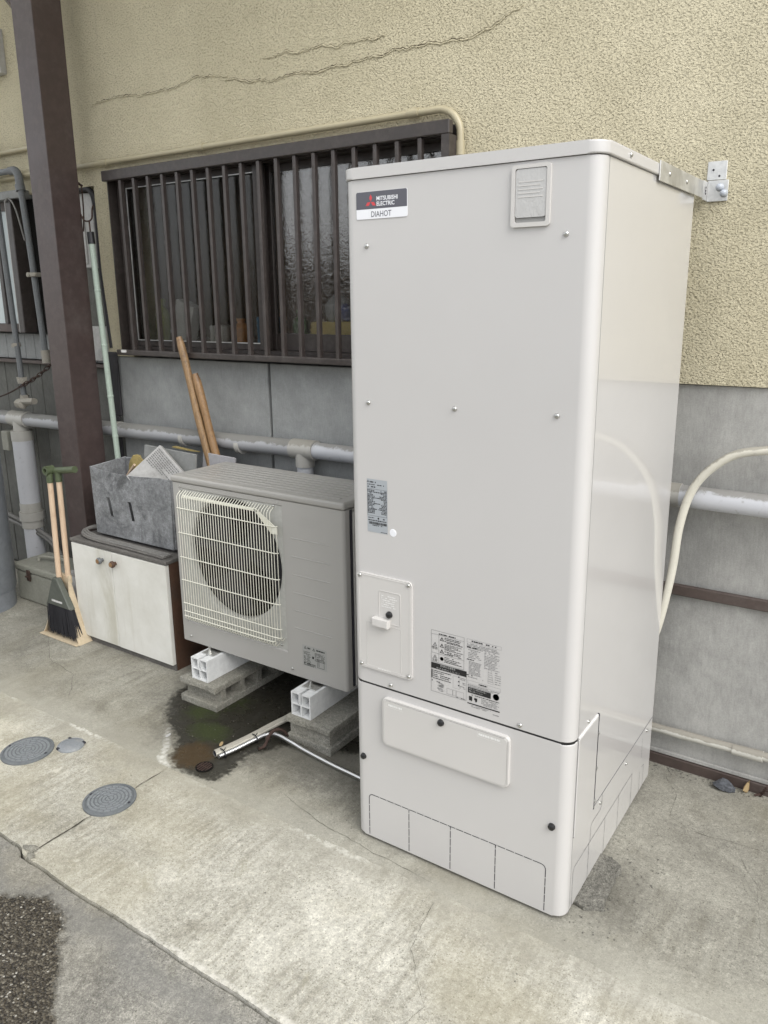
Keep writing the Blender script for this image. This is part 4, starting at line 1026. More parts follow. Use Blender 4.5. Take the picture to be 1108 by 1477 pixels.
for k in range(2): dashes(bg_, .360, .415-.012*k, .5305-.0032*k, .0013, yy, rng, .85)
dashes(bg_, .421, .438, .523, .0018, yy, rng, .7)
WP = obj('warning_print', bm, mat_ink, T, kind='stuff')
obj('fine_print', bg_, mat_inkg, WP, kind='stuff')
yt = yy-.0004
text('lettering', '警告', .0085, mat_ink, WP, .2430, .6610, yt, w=.0165); text('lettering', '注意', .0085, mat_ink, WP, .2430, .6265, yt, w=.0165)
text('lettering', '使用時の注意事項', .0070, mat_inkw, WP, .2680, .6150, yt, w=.0440); text('lettering', '必ずお読みください', .0045, mat_inkw, WP, .2560, .6080, yt, w=.0700)
text('lettering', '使用しない場合は水を抜く', .0050, mat_inkw, WP, .3520, .5755, yt, w=.050); text('lettering', '凍結に注意してください', .0050, mat_inkw, WP, .3520, .5690, yt, w=.040)

# valve cover upper left
bm = NB(); prism(bm, rrect(.011, .184, .553, .829, .008), 'XZ', -.006, -.0002, .0025, 3); VC = obj('valve_cover', bm, mat_tankpl, T, radians(40))
bm = NB(); ring_prism(bm, rrect(.0155, .1795, .5575, .8245, .006), rrect(.0175, .1775, .5595, .8225, .005), -.0068, -.0055); obj('cover_ridge', bm, mat_tankpl, VC, radians(50))
for x, z in ((.0195, .821), (.1745, .8205), (.0205, .5625), (.1745, .5625)):
    bm = NB(); lathe(bm, [(.0092, .0005), (.0092, .0013), (.0078, .0013), (.0078, .0004)], (x, -.0058, z), 'Y', 18); obj('screw_boss', bm, mat_tankpl, VC, radians(40)); screw(VC, x, -.0062, z, sc=.85)
bm = NB(); ring_prism(bm, rrect(.081, .150, .699, .790, .006), rrect(.0825, .1485, .7005, .7885, .005), -.0072, -.0055); LD = obj('drain_lid', bm, mat_tankpl, VC, radians(50))
bm = NB(); ring_prism(bm, rrect(.040, .151, .562, .692, .002, 1), rrect(.0410, .150, .563, .691, .0015, 1), -.0068, -.0055); obj('lower_emboss', bm, mat_tankpl, VC)
bm = NB(); rng = random.Random(5)
for k in range(6): dashes(bm, .090, .140-rng.uniform(0, .01), .775-.006*k, .0025, -.0064, rng, .9)
quad(bm, .089, .0895, .742, .781, -.0064); quad(bm, .142, .1425, .72, .781, -.0064)
dashes(bm, .075, .118, .5585, .0045, -.0064, rng, .9); obj('embossed_text', bm, mat_seamw, VC, kind='stuff')
knob(VC, .115, -.0065, .7265, .0088)
bm = NB(); prism(bm, [(.068, .690), (.078, .6905), (.086, .695), (.100, .695), (.108, .6905), (.118, .690), (.118, .7135), (.068, .7135)], 'XZ', -.024, -.005, .003, 2); obj('grip', bm, mat_tankpl, VC, radians(40))
# lower access cover
bm = NB(); prism(bm, rrect(.092, .473, .338, .480, .010), 'XZ', -.0125, -.0002, .0035, 3); AC = obj('access_cover', bm, mat_tankpl, T, radians(40))
bm = NB(); prism(bm, rrect(.097, .468, .343, .475, .008), 'XZ', -.0140, -.0120, .0015, 2); obj('cover_face', bm, mat_tankpl, AC, radians(40))
knob(LP, .279, -.0132, .4635, .0088)
bm = NB(); rng = random.Random(8)
for (xa, xb, zc) in ((.106, .160, .4645), (.385, .452, .4660)):
    quad(bm, xa, xb, zc-.007, zc-.0065, -.0144); quad(bm, xa, xa+.0006, zc-.007, zc+.005, -.0144); dashes(bm, xa+.004, xb-.003, zc-.003, .006, -.0144, rng, .95, .0015, .006)
obj('embossed_text', bm, mat_seamw, AC, kind='stuff')

# wall bracket
t = thing('wall_bracket', 'bare aluminium strap fixing the tank top to the wall', 'bracket', (.66, .62, 1.83))
bm = NB(); box(bm, W+.0056, W+.0085, .372, .806, 1.806, 1.851, .0008, 1); obj('strap', bm, mat_alu, t)
bm = NB(); box(bm, W+.0056, W+.0085, .8075, .853, 1.802, 1.853, .0008, 1); box(bm, W+.0085, W+.064, .8505, .8545, 1.799, 1.8555, .001, 1); obj('angle_plate', bm, mat_alu, t)
bm = NB(); box(bm, W+.004, W+.056, .8548, .8568, 1.857, 1.907, .001, 1); jitter(bm, .0006, 80); obj('old_plate', bm, mat_alu, t)
for y in (.455, .62): 
    bm = NB(); lathe(bm, [(.0, .0032), (.0042, .003), (.0062, .001), (.0062, 0)], (W+.0085, y, 1.829), 'X', 14); obj('bolt', bm, mat_steel, t, radians(40))
mat_cap = Mat('cloudy plastic cap', (.42, .45, .50), .25).done()
for x, z in ((.672, 1.836), (.684, 1.8195)):
    bm = NB(); lathe(bm, [(.011, 0), (.011, .003), (.0085, .006), (.0085, .013), (.005, .016), (0, .0165)], (x, .8505, z), 'Y', 14); obj('bolt_cap', bm, mat_cap, t, radians(40))
for x, z in ((.650, 1.884), (.667, 1.867)):
    bm = NB(); lathe(bm, [(.003, .0004), (.003, .001), (0, .001)], (x, .8548, z), 'Y', 10); obj('old_hole', bm, mat_seam, t)
for z in (1.828, 1.820, 1.836):
    bm = NB(); lathe(bm, [(.0032, .0), (.0032, .0012), (0, .0012)], (W+.0085, .832, z), 'X', 10); obj('slot_hole', bm, mat_seam, t)
# broken mortar pad poking out from under the tank
bm = NB(); prism(bm, [(.45, .10), (.658, .075), (.700, .10), (.692, .20), (.694, .268), (.66, .285), (.45, .27)], 'XY', -.002, .019, .002, 2)
bmesh.ops.subdivide_edges(bm, edges=bm.edges[:], cuts=4, use_grid_fill=True); jitter(bm, .007, 45); jitter(bm, .004, 110)
for v in bm.verts: v.co.z = max(v.co.z, -.003)
tag(obj('mortar_pad', bm, mat_pad, smooth=radians(30)), 'rough broken mortar pad poking out under the tank at right', 'mortar')

# ================================================================== HEAT PUMP
HX0, HX1, HY0, HY1, HZ0, HZ1 = -1.155, -.318, .372, .668, .198, .888
HP = thing('heat_pump_unit', 'shaded off white outdoor heat pump unit with wire fan grille', 'heat pump', ((HX0+HX1)/2, .52, HZ0))
GX0, GX1, GZ0, GZ1 = -1.118, -.590, .285, .843
FC, FR = (-.842, .598), .232
def circ_between(bm, outer, c, r, y, yi=None):
    """plate between a closed outline and a round hole"""
    n = len(outer)
    O = [bm.verts.new((p[0], y, p[1])) for p in outer]
    I = []
    for p in outer:
        a = atan2(p[1]-c[1], p[0]-c[0]); I.append(bm.verts.new((c[0]+r*cos(a), y if yi is None else yi, c[1]+r*sin(a))))
    for i in range(n): bm.faces.new((O[i], O[(i+1) % n], I[(i+1) % n], I[i]))
def rectpts(x0, x1, z0, z1, n=24):
    P = []
    for (a, b) in (((x0, z0), (x1, z0)), ((x1, z0), (x1, z1)), ((x1, z1), (x0, z1)), ((x0, z1), (x0, z0))):
        for k in range(n): P.append((a[0]+(b[0]-a[0])*k/n, a[1]+(b[1]-a[1])*k/n))
    return P
# front sheet with the recessed grille field, rounded right/left edges
bm = NB()
LID = .861
go = rectpts(GX0, GX1, GZ0, GZ1)
def frontsheet(bm, y):
    xs = [HX0+.012, GX0, GX1, HX1-.012]; zs = [HZ0+.004, GZ0, GZ1, LID]
    V = {}
    def v(i, j):
        if (i, j) not in V: V[(i, j)] = bm.verts.new((xs[i], y, zs[j]))
        return V[(i, j)]
    for i in range(3):
        for j in range(3):
            if (i, j) != (1, 1): bm.faces.new((v(i, j), v(i+1, j), v(i+1, j+1), v(i, j+1)))
    # step down into the field
    b = [bm.verts.new((x, y+.004, z)) for x, z in ((GX0+.004, GZ0+.004), (GX1-.004, GZ0+.004), (GX1-.004, GZ1-.004), (GX0+.004, GZ1-.004))]
    a = [v(1, 1), v(2, 1), v(2, 2), v(1, 2)]
    for k in range(4): bm.faces.new((a[k], a[(k+1) % 4], b[(k+1) % 4], b[k]))
    # rounded vertical edges
    for sx, i in ((-1, 0), (1, 3)):
        pr = [v(i, j) for j in range(4)]
        for k in range(1, 6):
            an = radians(90*k/5); x = xs[i]+sx*.012*sin(an); yy_ = y+.012*(1-cos(an))
            cu_ = [bm.verts.new((x, yy_, z)) for z in zs]
            for j in range(3): bm.faces.new((pr[j], cu_[j], cu_[j+1], pr[j+1]))
            pr = cu_
        cu_ = [bm.verts.new((pr[0].co.x, y+.03, z)) for z in zs]
        for j in range(3): bm.faces.new((pr[j], cu_[j], cu_[j+1], pr[j+1]))
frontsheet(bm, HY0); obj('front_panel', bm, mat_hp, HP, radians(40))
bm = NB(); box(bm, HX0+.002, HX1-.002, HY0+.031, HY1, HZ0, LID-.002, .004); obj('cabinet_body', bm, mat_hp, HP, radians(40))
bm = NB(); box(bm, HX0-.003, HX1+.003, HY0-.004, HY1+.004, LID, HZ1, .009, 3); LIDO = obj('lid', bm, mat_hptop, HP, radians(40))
bw = NB(); box(bw, HX0+.045, HX1-.045, -.0085, .0085, HZ1-.002, HZ1+.0016, .0012, 2)
r_0 = obj('lid_rib', bw, mat_hptop, LIDO, radians(40)); r_0.data.transform(Matrix.Translation(origin_of(LIDO))); r_0.location = Vector((0, HY0+.045, 0))-origin_of(LIDO)
for k in range(1, 8): inst('lid_rib', r_0, LIDO, (0, HY0+.045+.030*k, 0))
# fan shroud and fan
bm = NB(); circ_between(bm, rectpts(GX0+.004, GX1-.004, GZ0+.004, GZ1-.004), FC, FR+.012, HY0+.004)
pr = None
rings = []
for (r, y) in ((FR+.012, HY0+.004), (FR+.003, HY0+.007), (FR, HY0+.016), (FR, HY0+.028)):
    rings.append([bm.verts.new((FC[0]+r*cos(2*pi*k/64), y, FC[1]+r*sin(2*pi*k/64))) for k in range(64)])
for a, b in zip(rings[:-1], rings[1:]):
    for k in range(64): bm.faces.new((a[k], a[(k+1) % 64], b[(k+1) % 64], b[k]))
obj('fan_shroud', bm, mat_shroud, HP, radians(40))
bm = NB(); lathe(bm, [(0, 0), (FR+.001, 0)], (FC[0], HY0+.0305, FC[1]), 'Y', 48); obj('cavity_shade_disc', bm, mat_dark, HP)  # flat near-black disc paints the shade of a deep fan cavity
FAN = obj('fan_hub', lathe(NB(), [(0, .012), (.05, .010), (.058, .004), (.06, -.004)], (FC[0], HY0+.026, FC[1]), 'Y', 28), mat_fan, HP, radians(40))
for b in range(3):
    bm = NB(); g = []
    for i in range(9):
        rr = .055+(FR-.012-.055)*i/8; rowv = []
        for j in range(7):
            u_ = j/6; an = radians(120*b+25+ (28+14*i/8)*(u_-.5)*2 - 12*i/8)
            rowv.append(bm.verts.new((FC[0]+rr*cos(an), HY0+.028-.016*u_, FC[1]+rr*sin(an))))
        g.append(rowv)
    for i in range(8):
        for j in range(6): bm.faces.new((g[i][j], g[i+1][j], g[i+1][j+1], g[i][j+1]))
    obj('fan_blade', bm, mat_fan, FAN, radians(60))
# wire grille
GY = HY0-.020
GR = obj('grille_frame', prism(prism(NB(), [(GX1-.012, GZ1-.105), (GX1-.012, GZ1-.082), (GX1-.105, GZ1-.026), (GX1-.120, GZ1-.026), (GX1-.04, GZ1-.105)], 'XZ', GY+.003, GY+.006), [(GX0+.04, GZ1-.022), (GX1-.11, GZ1-.022), (GX1-.10, GZ1-.034), (GX0+.03, GZ1-.034)], 'XZ', GY+.003, GY+.006), mat_wire, HP)
def wire_mesh(z0, z1, topbend=True):
    bm = NB(); tube(bm, [(0, HY0+.004, z0+.004), (0, GY+.004, z0), (0, GY, z0+.006), (0, GY, z1-.022), (0, GY+.004, z1-.014), (0, HY0+.004, z1)] if topbend else
        [(0, HY0+.004, z0+.004), (0, GY+.004, z0), (0, GY, z0+.006), (0, GY, z1)], .0016, 5); return bm
nw = 36; wx0, wx1 = GX0+.012, GX1-.040
w_a = obj('wire', wire_mesh(GZ0+.020, GZ1-.010), mat_wire, GR, radians(80)); w_a.data.transform(Matrix.Translation(origin_of(GR))); w_a.location = Vector((wx0, 0, 0))-origin_of(GR)
for k in range(1, nw): inst('wire', w_a, GR, (wx0+(wx1-wx0)*k/(nw-1), 0, 0))
w_b = obj('wire', wire_mesh(GZ0+.045, GZ1-.10, False), mat_wire, GR, radians(80)); w_b.data.transform(Matrix.Translation(origin_of(GR))); w_b.location = Vector((GX1-.027, 0, 0))-origin_of(GR)
inst('wire', w_b, GR, (GX1-.015, .004, 0))
for z in (.767, .668, .569, .474, .377, .343, .322):
    bm = NB(); xe = GX1-.012 if z > .33 else GX1-.045
    tube(bm, [(wx0-.002, GY-.0026, z), (xe-.03, GY-.0026, z), (xe-.008, GY, z), (xe, GY+.008, z)], .0021, 6); obj('cross_wire', bm, mat_wire, GR, radians(80))
for x, z in ((GX0+.016, GZ1-.008), (GX1-.042, GZ1-.008), (GX1-.030, GZ0+.022), (GX0+.02, GZ0+.02)):
    screw(HP, x, HY0+.003, z, sc=.8)
for x, z in ((HX0+.05, HZ0+.028), (HX0+.585, HZ0+.028)): screw(HP, x, HY0-.0003, z, sc=.9)
for x, z in ((GX0+.012, .851), (GX1-.02, .851)): screw(HP, x, HY0-.0003, z, sc=.35)
# pressed ribs, embossed maker mark and rating plate
for k in range(6):
    z = .730-.0675*k
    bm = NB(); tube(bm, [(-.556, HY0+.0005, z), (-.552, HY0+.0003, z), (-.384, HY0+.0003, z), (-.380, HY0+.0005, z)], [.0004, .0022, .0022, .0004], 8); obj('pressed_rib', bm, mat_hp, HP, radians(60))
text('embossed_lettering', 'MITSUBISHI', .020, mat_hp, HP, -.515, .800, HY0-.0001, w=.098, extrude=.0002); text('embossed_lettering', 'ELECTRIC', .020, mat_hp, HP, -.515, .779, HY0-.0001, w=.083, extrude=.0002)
bm = NB(); quad(bm, -.519, -.408, .255, .336, HY0-.0008); RP = obj('rating_label', bm, mat_silverl, HP)
mat_silverl2 = Mat('grey foil label', (.33, .335, .32), .4).done(); RP.data.materials[0] = mat_silverl2
bm = NB(); rng = random.Random(21); yy = HY0-.0011
tri(bm, -.505, .3265, .006); tri(bm, -.466, .3265, .006); dashes(bm, -.495, -.482, .3235, .006, yy, rng, 1); dashes(bm, -.455, -.415, .324, .0055, yy, rng, .9)
for k in range(12): dashes(bm, -.513, -.480-rng.uniform(0, .008), .310-.0042*k, .0018, yy, rng, .85)
for k in range(8): dashes(bm, -.462, -.415-rng.uniform(0, .008), .314-.0042*k, .0018, yy, rng, .85)
quad(bm, -.474, -.466, .290, .299, yy); frm(bm, -.452, -.420, .261, .295, .0013); quad(bm, -.445, -.443, .265, .292, yy)
for k in range(3): dashes(bm, -.513, -.460, .266-.004*k, .0022, yy, rng, .9)
obj('label_printing', bm, mat_ink, RP, kind='stuff')
# right-hand service cover
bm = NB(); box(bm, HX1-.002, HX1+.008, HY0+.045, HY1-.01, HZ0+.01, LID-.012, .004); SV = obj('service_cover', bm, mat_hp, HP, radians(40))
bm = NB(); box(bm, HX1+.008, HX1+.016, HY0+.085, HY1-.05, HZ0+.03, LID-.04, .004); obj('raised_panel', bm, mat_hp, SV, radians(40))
bm = NB(); box(bm, HX1-.001, HX1+.0015, HY0+.033, HY0+.0445, HZ0+.012, LID-.004); obj('edge_gap', bm, mat_seam, SV)
for z in (HZ0+.10, HZ0+.36, HZ0+.60): screw(SV, HX1+.008, HY0+.060, z, True, .8)

# rails, blocks
def rail(x0, x1, lab):
    t = thing('mounting_rail', lab, 'rail', ((x0+x1)/2, .48, .10), 'white rails under the heat pump')
    y0, y1, z0, z1, w = .287, .70, .101, .191, .0045
    cx = (x0+x1)/2; bm = NB()
    box(bm, x0, x0+w, y0, y1, z0, z1); box(bm, x1-w, x1, y0, y1, z0, z1); box(bm, x0+w, x1-w, y0+.0003, y1, z0, z0+w)
    box(bm, x0+w, cx-.009, y0+.0003, y1, z1-w, z1-.0003); box(bm, cx+.009, x1-w, y0+.0003, y1, z1-w, z1-.0003)
    box(bm, cx-.009, cx-.006, y0+.0006, y1, z0+.048, z1-.0003); box(bm, cx+.006, cx+.009, y0+.0006, y1, z0+.048, z1-.0003)
    box(bm, x0+w, cx-.009, y0+.0006, y1, z0+.043, z0+.047); box(bm, cx+.009, x1-w, y0+.0006, y1, z0+.043, z0+.047); box(bm, cx-.009, cx+.009, y0+.0006, y1, z0+.043, z0+.047)
    box(bm, cx-.003, cx+.003, y0+.0009, y1, z0+w, z0+.043)
    obj('extrusion', bm, mat_rail, t)
    bm = NB(); box(bm, cx-.030, cx+.032, .330, .420, z1+.0003, z1+.004, .001, 1); obj('foot_plate', bm, mat_steel, t)
    bm = NB(); lathe(bm, [(0, .0), (.011, .0), (.011, .002), (.0075, .002), (.0075, .009), (.0045, .009), (.0045, .024), (0, .025)], (cx+.002, .345, z1+.004), 'Z', 6); obj('bolt', bm, mat_steel, t)
    return t
rail(-1.020, -.933, 'white plastic rail under the fan end of the heat pump')
rail(-.508, -.421, 'white plastic rail under the heat pump, beside the tall tank')
def cblock(x0, x1, lab, solid):
    bm = NB(); y0, y1 = .268, .662
    box(bm, x0, x1, y0, y1, .077, .1005, .004, 2)
    ys = [(.300, .328), (.405, .430), (.505, .530), (.604, .630)]
    if solid:
        box(bm, x0+.010, x1-.012, y0+.016, y1-.016, .022, .079); box(bm, x0, x1, y0+.004, y1-.004, -.002, .030, .004, 2)
    else:
        for a, b in ys: box(bm, x0+.004, x1-.004, a, b, .02, .08)
        box(bm, x0, x1, y0, y1, -.002, .026, .004, 2)
    bmesh.ops.subdivide_edges(bm, edges=[e for e in bm.edges if e.calc_length() > .02], cuts=3, use_grid_fill=True)
    jitter(bm, .0035, 38); jitter(bm, .0018, 130)
    return tag(obj('concrete_block', bm, mat_ublock, smooth=radians(28)), lab, 'block', 'concrete blocks under the heat pump')
cblock(-1.072, -.875, 'mossy hollow concrete block under the left rail of the heat pump', False)
cblock(-.522, -.322, 'grey concrete block under the right rail, nearest the tank', True)

# ================================================================== HOSES, DRAIN, COVERS
bm = NB(); wp = spline([(-.662, .052, .013), (-.645, .118, .0135), (-.628, .208, .014), (-.616, .294, .015), (-.600, .365, .018), (-.57, .45, .03), (-.54, .55, .08)], 8)
tube(bm, wp, .0125, 14, caps=False); bi = NB(); tube(bi, wp[:6], .0105, 12, caps=False)
t = thing('drain_hose', 'white drain hose lying across the wet floor, open end toward the grate', 'hose', (-.64, .2, 0))
obj('tube', bm, mat_hose, t, radians(60)); obj('bore', bi, mat_seam, t, radians(60))
t = thing('steel_flex_hose', 'shiny corrugated steel hose curving from the grate to the tank base', 'hose', (-.4, .2, 0))
fp = spline([(-.640, .048, .011), (-.622, .114, .0115), (-.608, .190, .012), (-.588, .232, .018), (-.548, .246, .026), (-.48, .242, .022), (-.409, .237, .014), (-.277, .223, .011), (-.166, .214, .011), (-.02, .20, .012), (.1, .2, .02)], 60)
# resample evenly for corrugation
L = [0.0]
for a, b in zip(fp[:-1], fp[1:]): L.append(L[-1]+(b-a).length)
N_ = int(L[-1]/.0014); q = []; j = 0
for k in range(N_+1):
    s_ = L[-1]*k/N_
    while j < len(L)-2 and L[j+1] < s_: j += 1
    q.append(fp[j].lerp(fp[j+1], (s_-L[j])/(L[j+1]-L[j]+1e-9)))
bm = NB(); tube(bm, q, [.0086 if (k % 4) in (0, 1) else .0074 for k in range(len(q))], 10); obj('corrugated_tube', bm, mat_flex, t, radians(70))
for k, (p, lab) in enumerate((((-.648, .070, .0125), 'near the open end'), ((-.620, .200, .013), 'by the bend'))):
    bm = NB(); d = Vector((.25, .97, 0)).normalized(); nrm = Vector((d.y, -d.x, 0)); c = Vector(p)+nrm*.010
    lp = [c+nrm*(.0235*cos(a))+Vector((0, 0, .0145*sin(a)+.001)) for a in [2*pi*i/20 for i in range(21)]]
    tube(bm, lp, .0022, 6, caps=False); tube(bm, [lp[4], lp[4]+Vector((.006, .004, .012))], .0015, 5)
    tag(obj('cable_tie', bm, mat_black, smooth=radians(60)), 'black cable tie round the two hoses '+lab, 'cable tie', 'cable ties on the hoses')
bm = NB(); lp = spline([(-.565, .168, .003), (-.556, .190, .006), (-.553, .205, .03), (-.548, .225, .048), (-.535, .252, .048), (-.520, .272, .02), (-.515, .28, .0)], 6)
tube(bm, lp, [.0062]*len(lp), 8); jitter(bm, .003, 70); tag(obj('rusty_hook', bm, mat_rusty, smooth=radians(50)), 'rusty iron hook bent over the steel hose', 'hook')
# floor drain
t = thing('floor_drain', 'small round dark floor drain grate in the rusty wet patch', 'drain', (-.645, -.013, 0))
bm = NB(); lathe(bm, [(.030, .0), (.030, .0030), (.026, .0030), (.026, .001), (0, .001)], (-.645, -.013, .0012), 'Z', 28); obj('rim', bm, mat_dark, t, radians(40))
for k in range(-2, 3):
    hw = sqrt(max(0, .0255**2-(k*.010)**2)); bm = NB(); box(bm, -.645+k*.010-.0018, -.645+k*.010+.0018, -.013-hw, -.013+hw, .0025, .005); obj('grate_bar', bm, mat_rusty, t)
bm = NB(); box(bm, -.669, -.621, -.0145, -.0115, .0028, .0046); obj('cross_bar', bm, mat_rusty, t)
# covers in the floor
def cover(name, cx, cy, r, lab, cat, z=.0045):
    t = thing(name, lab, cat, (cx, cy, 0), 'grey round covers set in the floor')
    bm = NB(); lathe(bm, [(r, -.003), (r, .003), (r-.0035, .0042), (r-.008, .0042), (r-.0085, .0015), (r-.0105, .0015)], (cx, cy, z), 'Z', 56); obj('rim', bm, mat_mh, t, radians(40))
    bm = NB(); lathe(bm, [(r-.0095, .0018), (r-.0115, .0034), (0, .0034)], (cx, cy, z), 'Z', 56); L_ = obj('lid', bm, mat_mh, t, radians(40))
    bm = NB(); rng = random.Random(int(cx*1000))
    nr = 6; dr = (r-.014)/nr
    for i in range(nr):
        ra = .004+dr*i; rb = ra+dr*.60; n = max(1, int(2*pi*(ra+rb)/2/.021)); off = rng.random()
        for k in range(n):
            a0 = 2*pi*(k+off)/n; a1 = a0+2*pi/n*.86; m_ = max(2, int((a1-a0)/.16))
            lo, hi = [], []
            for q_ in range(m_+1):
                a = a0+(a1-a0)*q_/m_
                for R_, LL in ((ra, lo), (rb, hi)): LL.append((cx+R_*cos(a), cy+R_*sin(a)))
            top = z+.0052; bot = z+.0033
            P = lo+hi[::-1]; B_ = [bm.verts.new((x, y, bot)) for x, y in P]; T_ = [bm.verts.new((x, y, top)) for x, y in P]
            for q_ in range(m_): bm.faces.new((T_[q_], T_[q_+1], T_[len(P)-2-q_], T_[len(P)-1-q_]))
            for q_ in range(len(P)): bm.faces.new((B_[q_], B_[(q_+1) % len(P)], T_[(q_+1) % len(P)], T_[q_]))
    o = obj('raised_pattern', bm, mat_mhp, L_, radians(30)); o['kind'] = 'stuff'
    bm = NB()
    for a in (.3, 3.4): 
        c = (cx+(r-.011)*cos(a), cy+(r-.011)*sin(a)); box(bm, c[0]-.005, c[0]+.005, c[1]-.004, c[1]+.004, z+.003, z+.0046)
    obj('pry_slot', bm, mat_seam, L_)
    return t
cover('inspection_cover', -1.243, -.287, .088, 'round grey patterned cover at the left edge beside a small plain one', 'cover')
cover('inspection_cover', -.762, -.307, .082, 'round grey patterned cover sitting on the cracked floor joint', 'cover')
t = thing('small_cover', 'small plain domed grey cover between the two patterned ones', 'cover', (-1.142, -.183, 0), 'grey round covers set in the floor')
bm = NB(); lathe(bm, [(.046, -.002), (.046, .004), (.043, .006), (.041, .005), (.039, .0065), (.02, .009), (0, .0095)], (-1.142, -.183, .0045), 'Z', 36); obj('dome', bm, mat_mhs, t, radians(60))
for a in (.9, 2.6, 4.4):
    bm = NB(); c = (-1.142+.044*cos(a), -.183+.044*sin(a)); box(bm, c[0]-.006, c[0]+.006, c[1]-.004, c[1]+.004, .006, .0115); obj('grip_notch', bm, mat_seam, t)

# ================================================================== CABINET AND WHAT STANDS ON IT
CX0, CX1, CY0, CY1, CZ = -1.915, -1.275, .412, .70, .498
C = thing('low_cabinet', 'low two door cabinet with stained white doors, left of the heat pump', 'cabinet', ((CX0+CX1)/2, .55, 0))
for xa in (CX0, CX1-.018): bm = NB(); box(bm, xa, xa+.018, CY0+.019, CY1, .0, CZ-.016); obj('side_board', bm, mat_oldwood, C)
bm = NB(); box(bm, CX0+.018, CX1-.018, CY1-.012, CY1, .0, CZ-.016); obj('back_board', bm, mat_oldwood, C)
bm = NB(); box(bm, CX0+.018, CX1-.018, CY0+.03, CY1-.012, .04, .055); obj('inner_shelf', bm, mat_oldwood, C)
bm = NB(); box(bm, CX0-.004, CX1+.004, CY0-.004, CY1, CZ-.0158, CZ, .003); obj('top_board', bm, mat_dusty, C)
bm = NB(); box(bm, CX0+.002, CX1-.002, CY0+.012, CY0+.0185, 0, .03); obj('plinth', bm, mat_dusty, C)
xm = -1.628
for (x0, x1, kx) in ((CX0+.002, xm-.0015, xm-.062), (xm+.0015, CX1-.002, xm+.028)):
    bm = NB(); box(bm, x0, x1, CY0-.002, CY0+.0185, .030, CZ-.020, .003, 2)
    bmesh.ops.translate(bm, verts=bm.verts[:], vec=(0, -.0015 if kx > xm else 0, 0))
    d_ = obj('door', bm, mat_door, C, radians(40))
    bm = NB(); lathe(bm, [(.008, 0), (.008, .008), (.015, .014), (.0155, .022), (.012, .027), (0, .0285)], (kx, CY0-.003, .432), 'Y', 20); k_ = obj('knob', bm, mat_oldwood if kx > xm else mat_gpipe, d_, radians(50))
    bm = NB(); lathe(bm, [(.0105, .0), (.0105, .001), (0, .0014)], (kx, CY0-.0312, .432), 'Y', 16); obj('knob_face', bm, mat_wood2, d_)
# bundle of cables lying on the cabinet
for k in range(6):
    bm = NB(); o_ = .008*k; z_ = CZ+.006+.004*(k % 2)
    P = [(-1.30, CY0+.012+o_, z_), (-1.55, CY0+.018+o_+.006*sin(k), z_), (-1.80, CY0+.020+o_*.9, z_+.002), (-1.895-.004*k, CY0+.05+o_, z_+.010), (-1.90, CY0+.12+o_, z_+.012), (-1.82, CY0+.20, z_+.003)]
    tube(bm, spline(P, 7), .0055, 8)
    tag(obj('cable', bm, mat_cable if k % 2 else mat_dusty, smooth=radians(60)), ('frontmost', 'second', 'third', 'fourth', 'fifth', 'rearmost')[k]+' dusty grey cable of six lying along the cabinet front edge', 'cable', 'cables on the cabinet top')
# container
K = thing('plastic_container', 'mouldy grey open container with two slots on the cabinet', 'container', (-1.58, .62, CZ+.014))
kx0, kx1, ky0, ky1, kz0, kz1 = -1.845, -1.315, .50, .695, CZ+.016, .822
def kwall(name, poly, plane, a, b):
    bm = NB(); prism(bm, poly, plane, a, b, .002, 1); return obj(name, bm, mat_cont, K)
sl = [(-1.735, .61, .705), (-1.588, .605, .70)]
# front wall with two clean slanted slots and a bowed rim
bm = NB(); V = {}
bx = [(kx0, 0), (-1.748, -.2), (-1.720, -.2), (-1.603, -.2), (-1.575, -.2), (kx1, 0)]; nsub = [5, 1, 6, 1, 10]
cols = []
for q_, n_ in enumerate(nsub):
    for k in range(n_): cols.append(tuple(bx[q_][c_]+(bx[q_+1][c_]-bx[q_][c_])*k/n_ for c_ in (0, 1)))
cols.append(bx[-1]); slotc = {5, 12}
zs_ = [0, .1, .2, .3, .4, .5, .6, .7, .8, .9, 1.0]
def kpt(i, j, y):
    xb, sk = cols[i]; u_ = (xb-kx0)/(kx1-kx0); zt = kz1-.016*sin(pi*min(1, u_*1.15))-.004*u_; z = kz0+(zt-kz0)*zs_[j]
    x = xb+sk*(z-.655)+.008*(1-zs_[j])*(1 if u_ < .5 else -1)*abs(u_-.5)*2
    return (x, y+.006*sin(pi*u_)*zs_[j], z)
def kv(i, j, y):
    if (i, j, y) not in V: V[(i, j, y)] = bm.verts.new(kpt(i, j, y))
    return V[(i, j, y)]
solid_ = lambda i, j: 0 <= i < len(cols)-1 and 0 <= j < 10 and not (i in slotc and 3 <= j < 6)
for i in range(len(cols)-1):
    for j in range(10):
        if not solid_(i, j): continue
        for y in (ky0, ky0+.007): bm.faces.new([kv(a, b, y) for a, b in ((i, j), (i+1, j), (i+1, j+1), (i, j+1))])
        for (di, dj, a, b) in ((0, 1, (i, j+1), (i+1, j+1)), (0, -1, (i, j), (i+1, j)), (1, 0, (i+1, j), (i+1, j+1)), (-1, 0, (i, j), (i, j+1))):
            if not solid_(i+di, j+dj): bm.faces.new((kv(*a, ky0), kv(*b, ky0), kv(*b, ky0+.007), kv(*a, ky0+.007)))
obj('front_wall', bm, mat_cont, K, radians(40))
kwall('back_wall', [(kx0+.008, kz0), (kx1-.008, kz0), (kx1, kz1), (kx0, kz1+.012)], 'XZ', ky1-.007, ky1)
kwall('side_wall', [(ky0+.0075, kz0), (ky1-.0075, kz0), (ky1-.0075, kz1+.012), (ky0+.0075, kz1)], 'YZ', kx0+.001, kx0+.008)
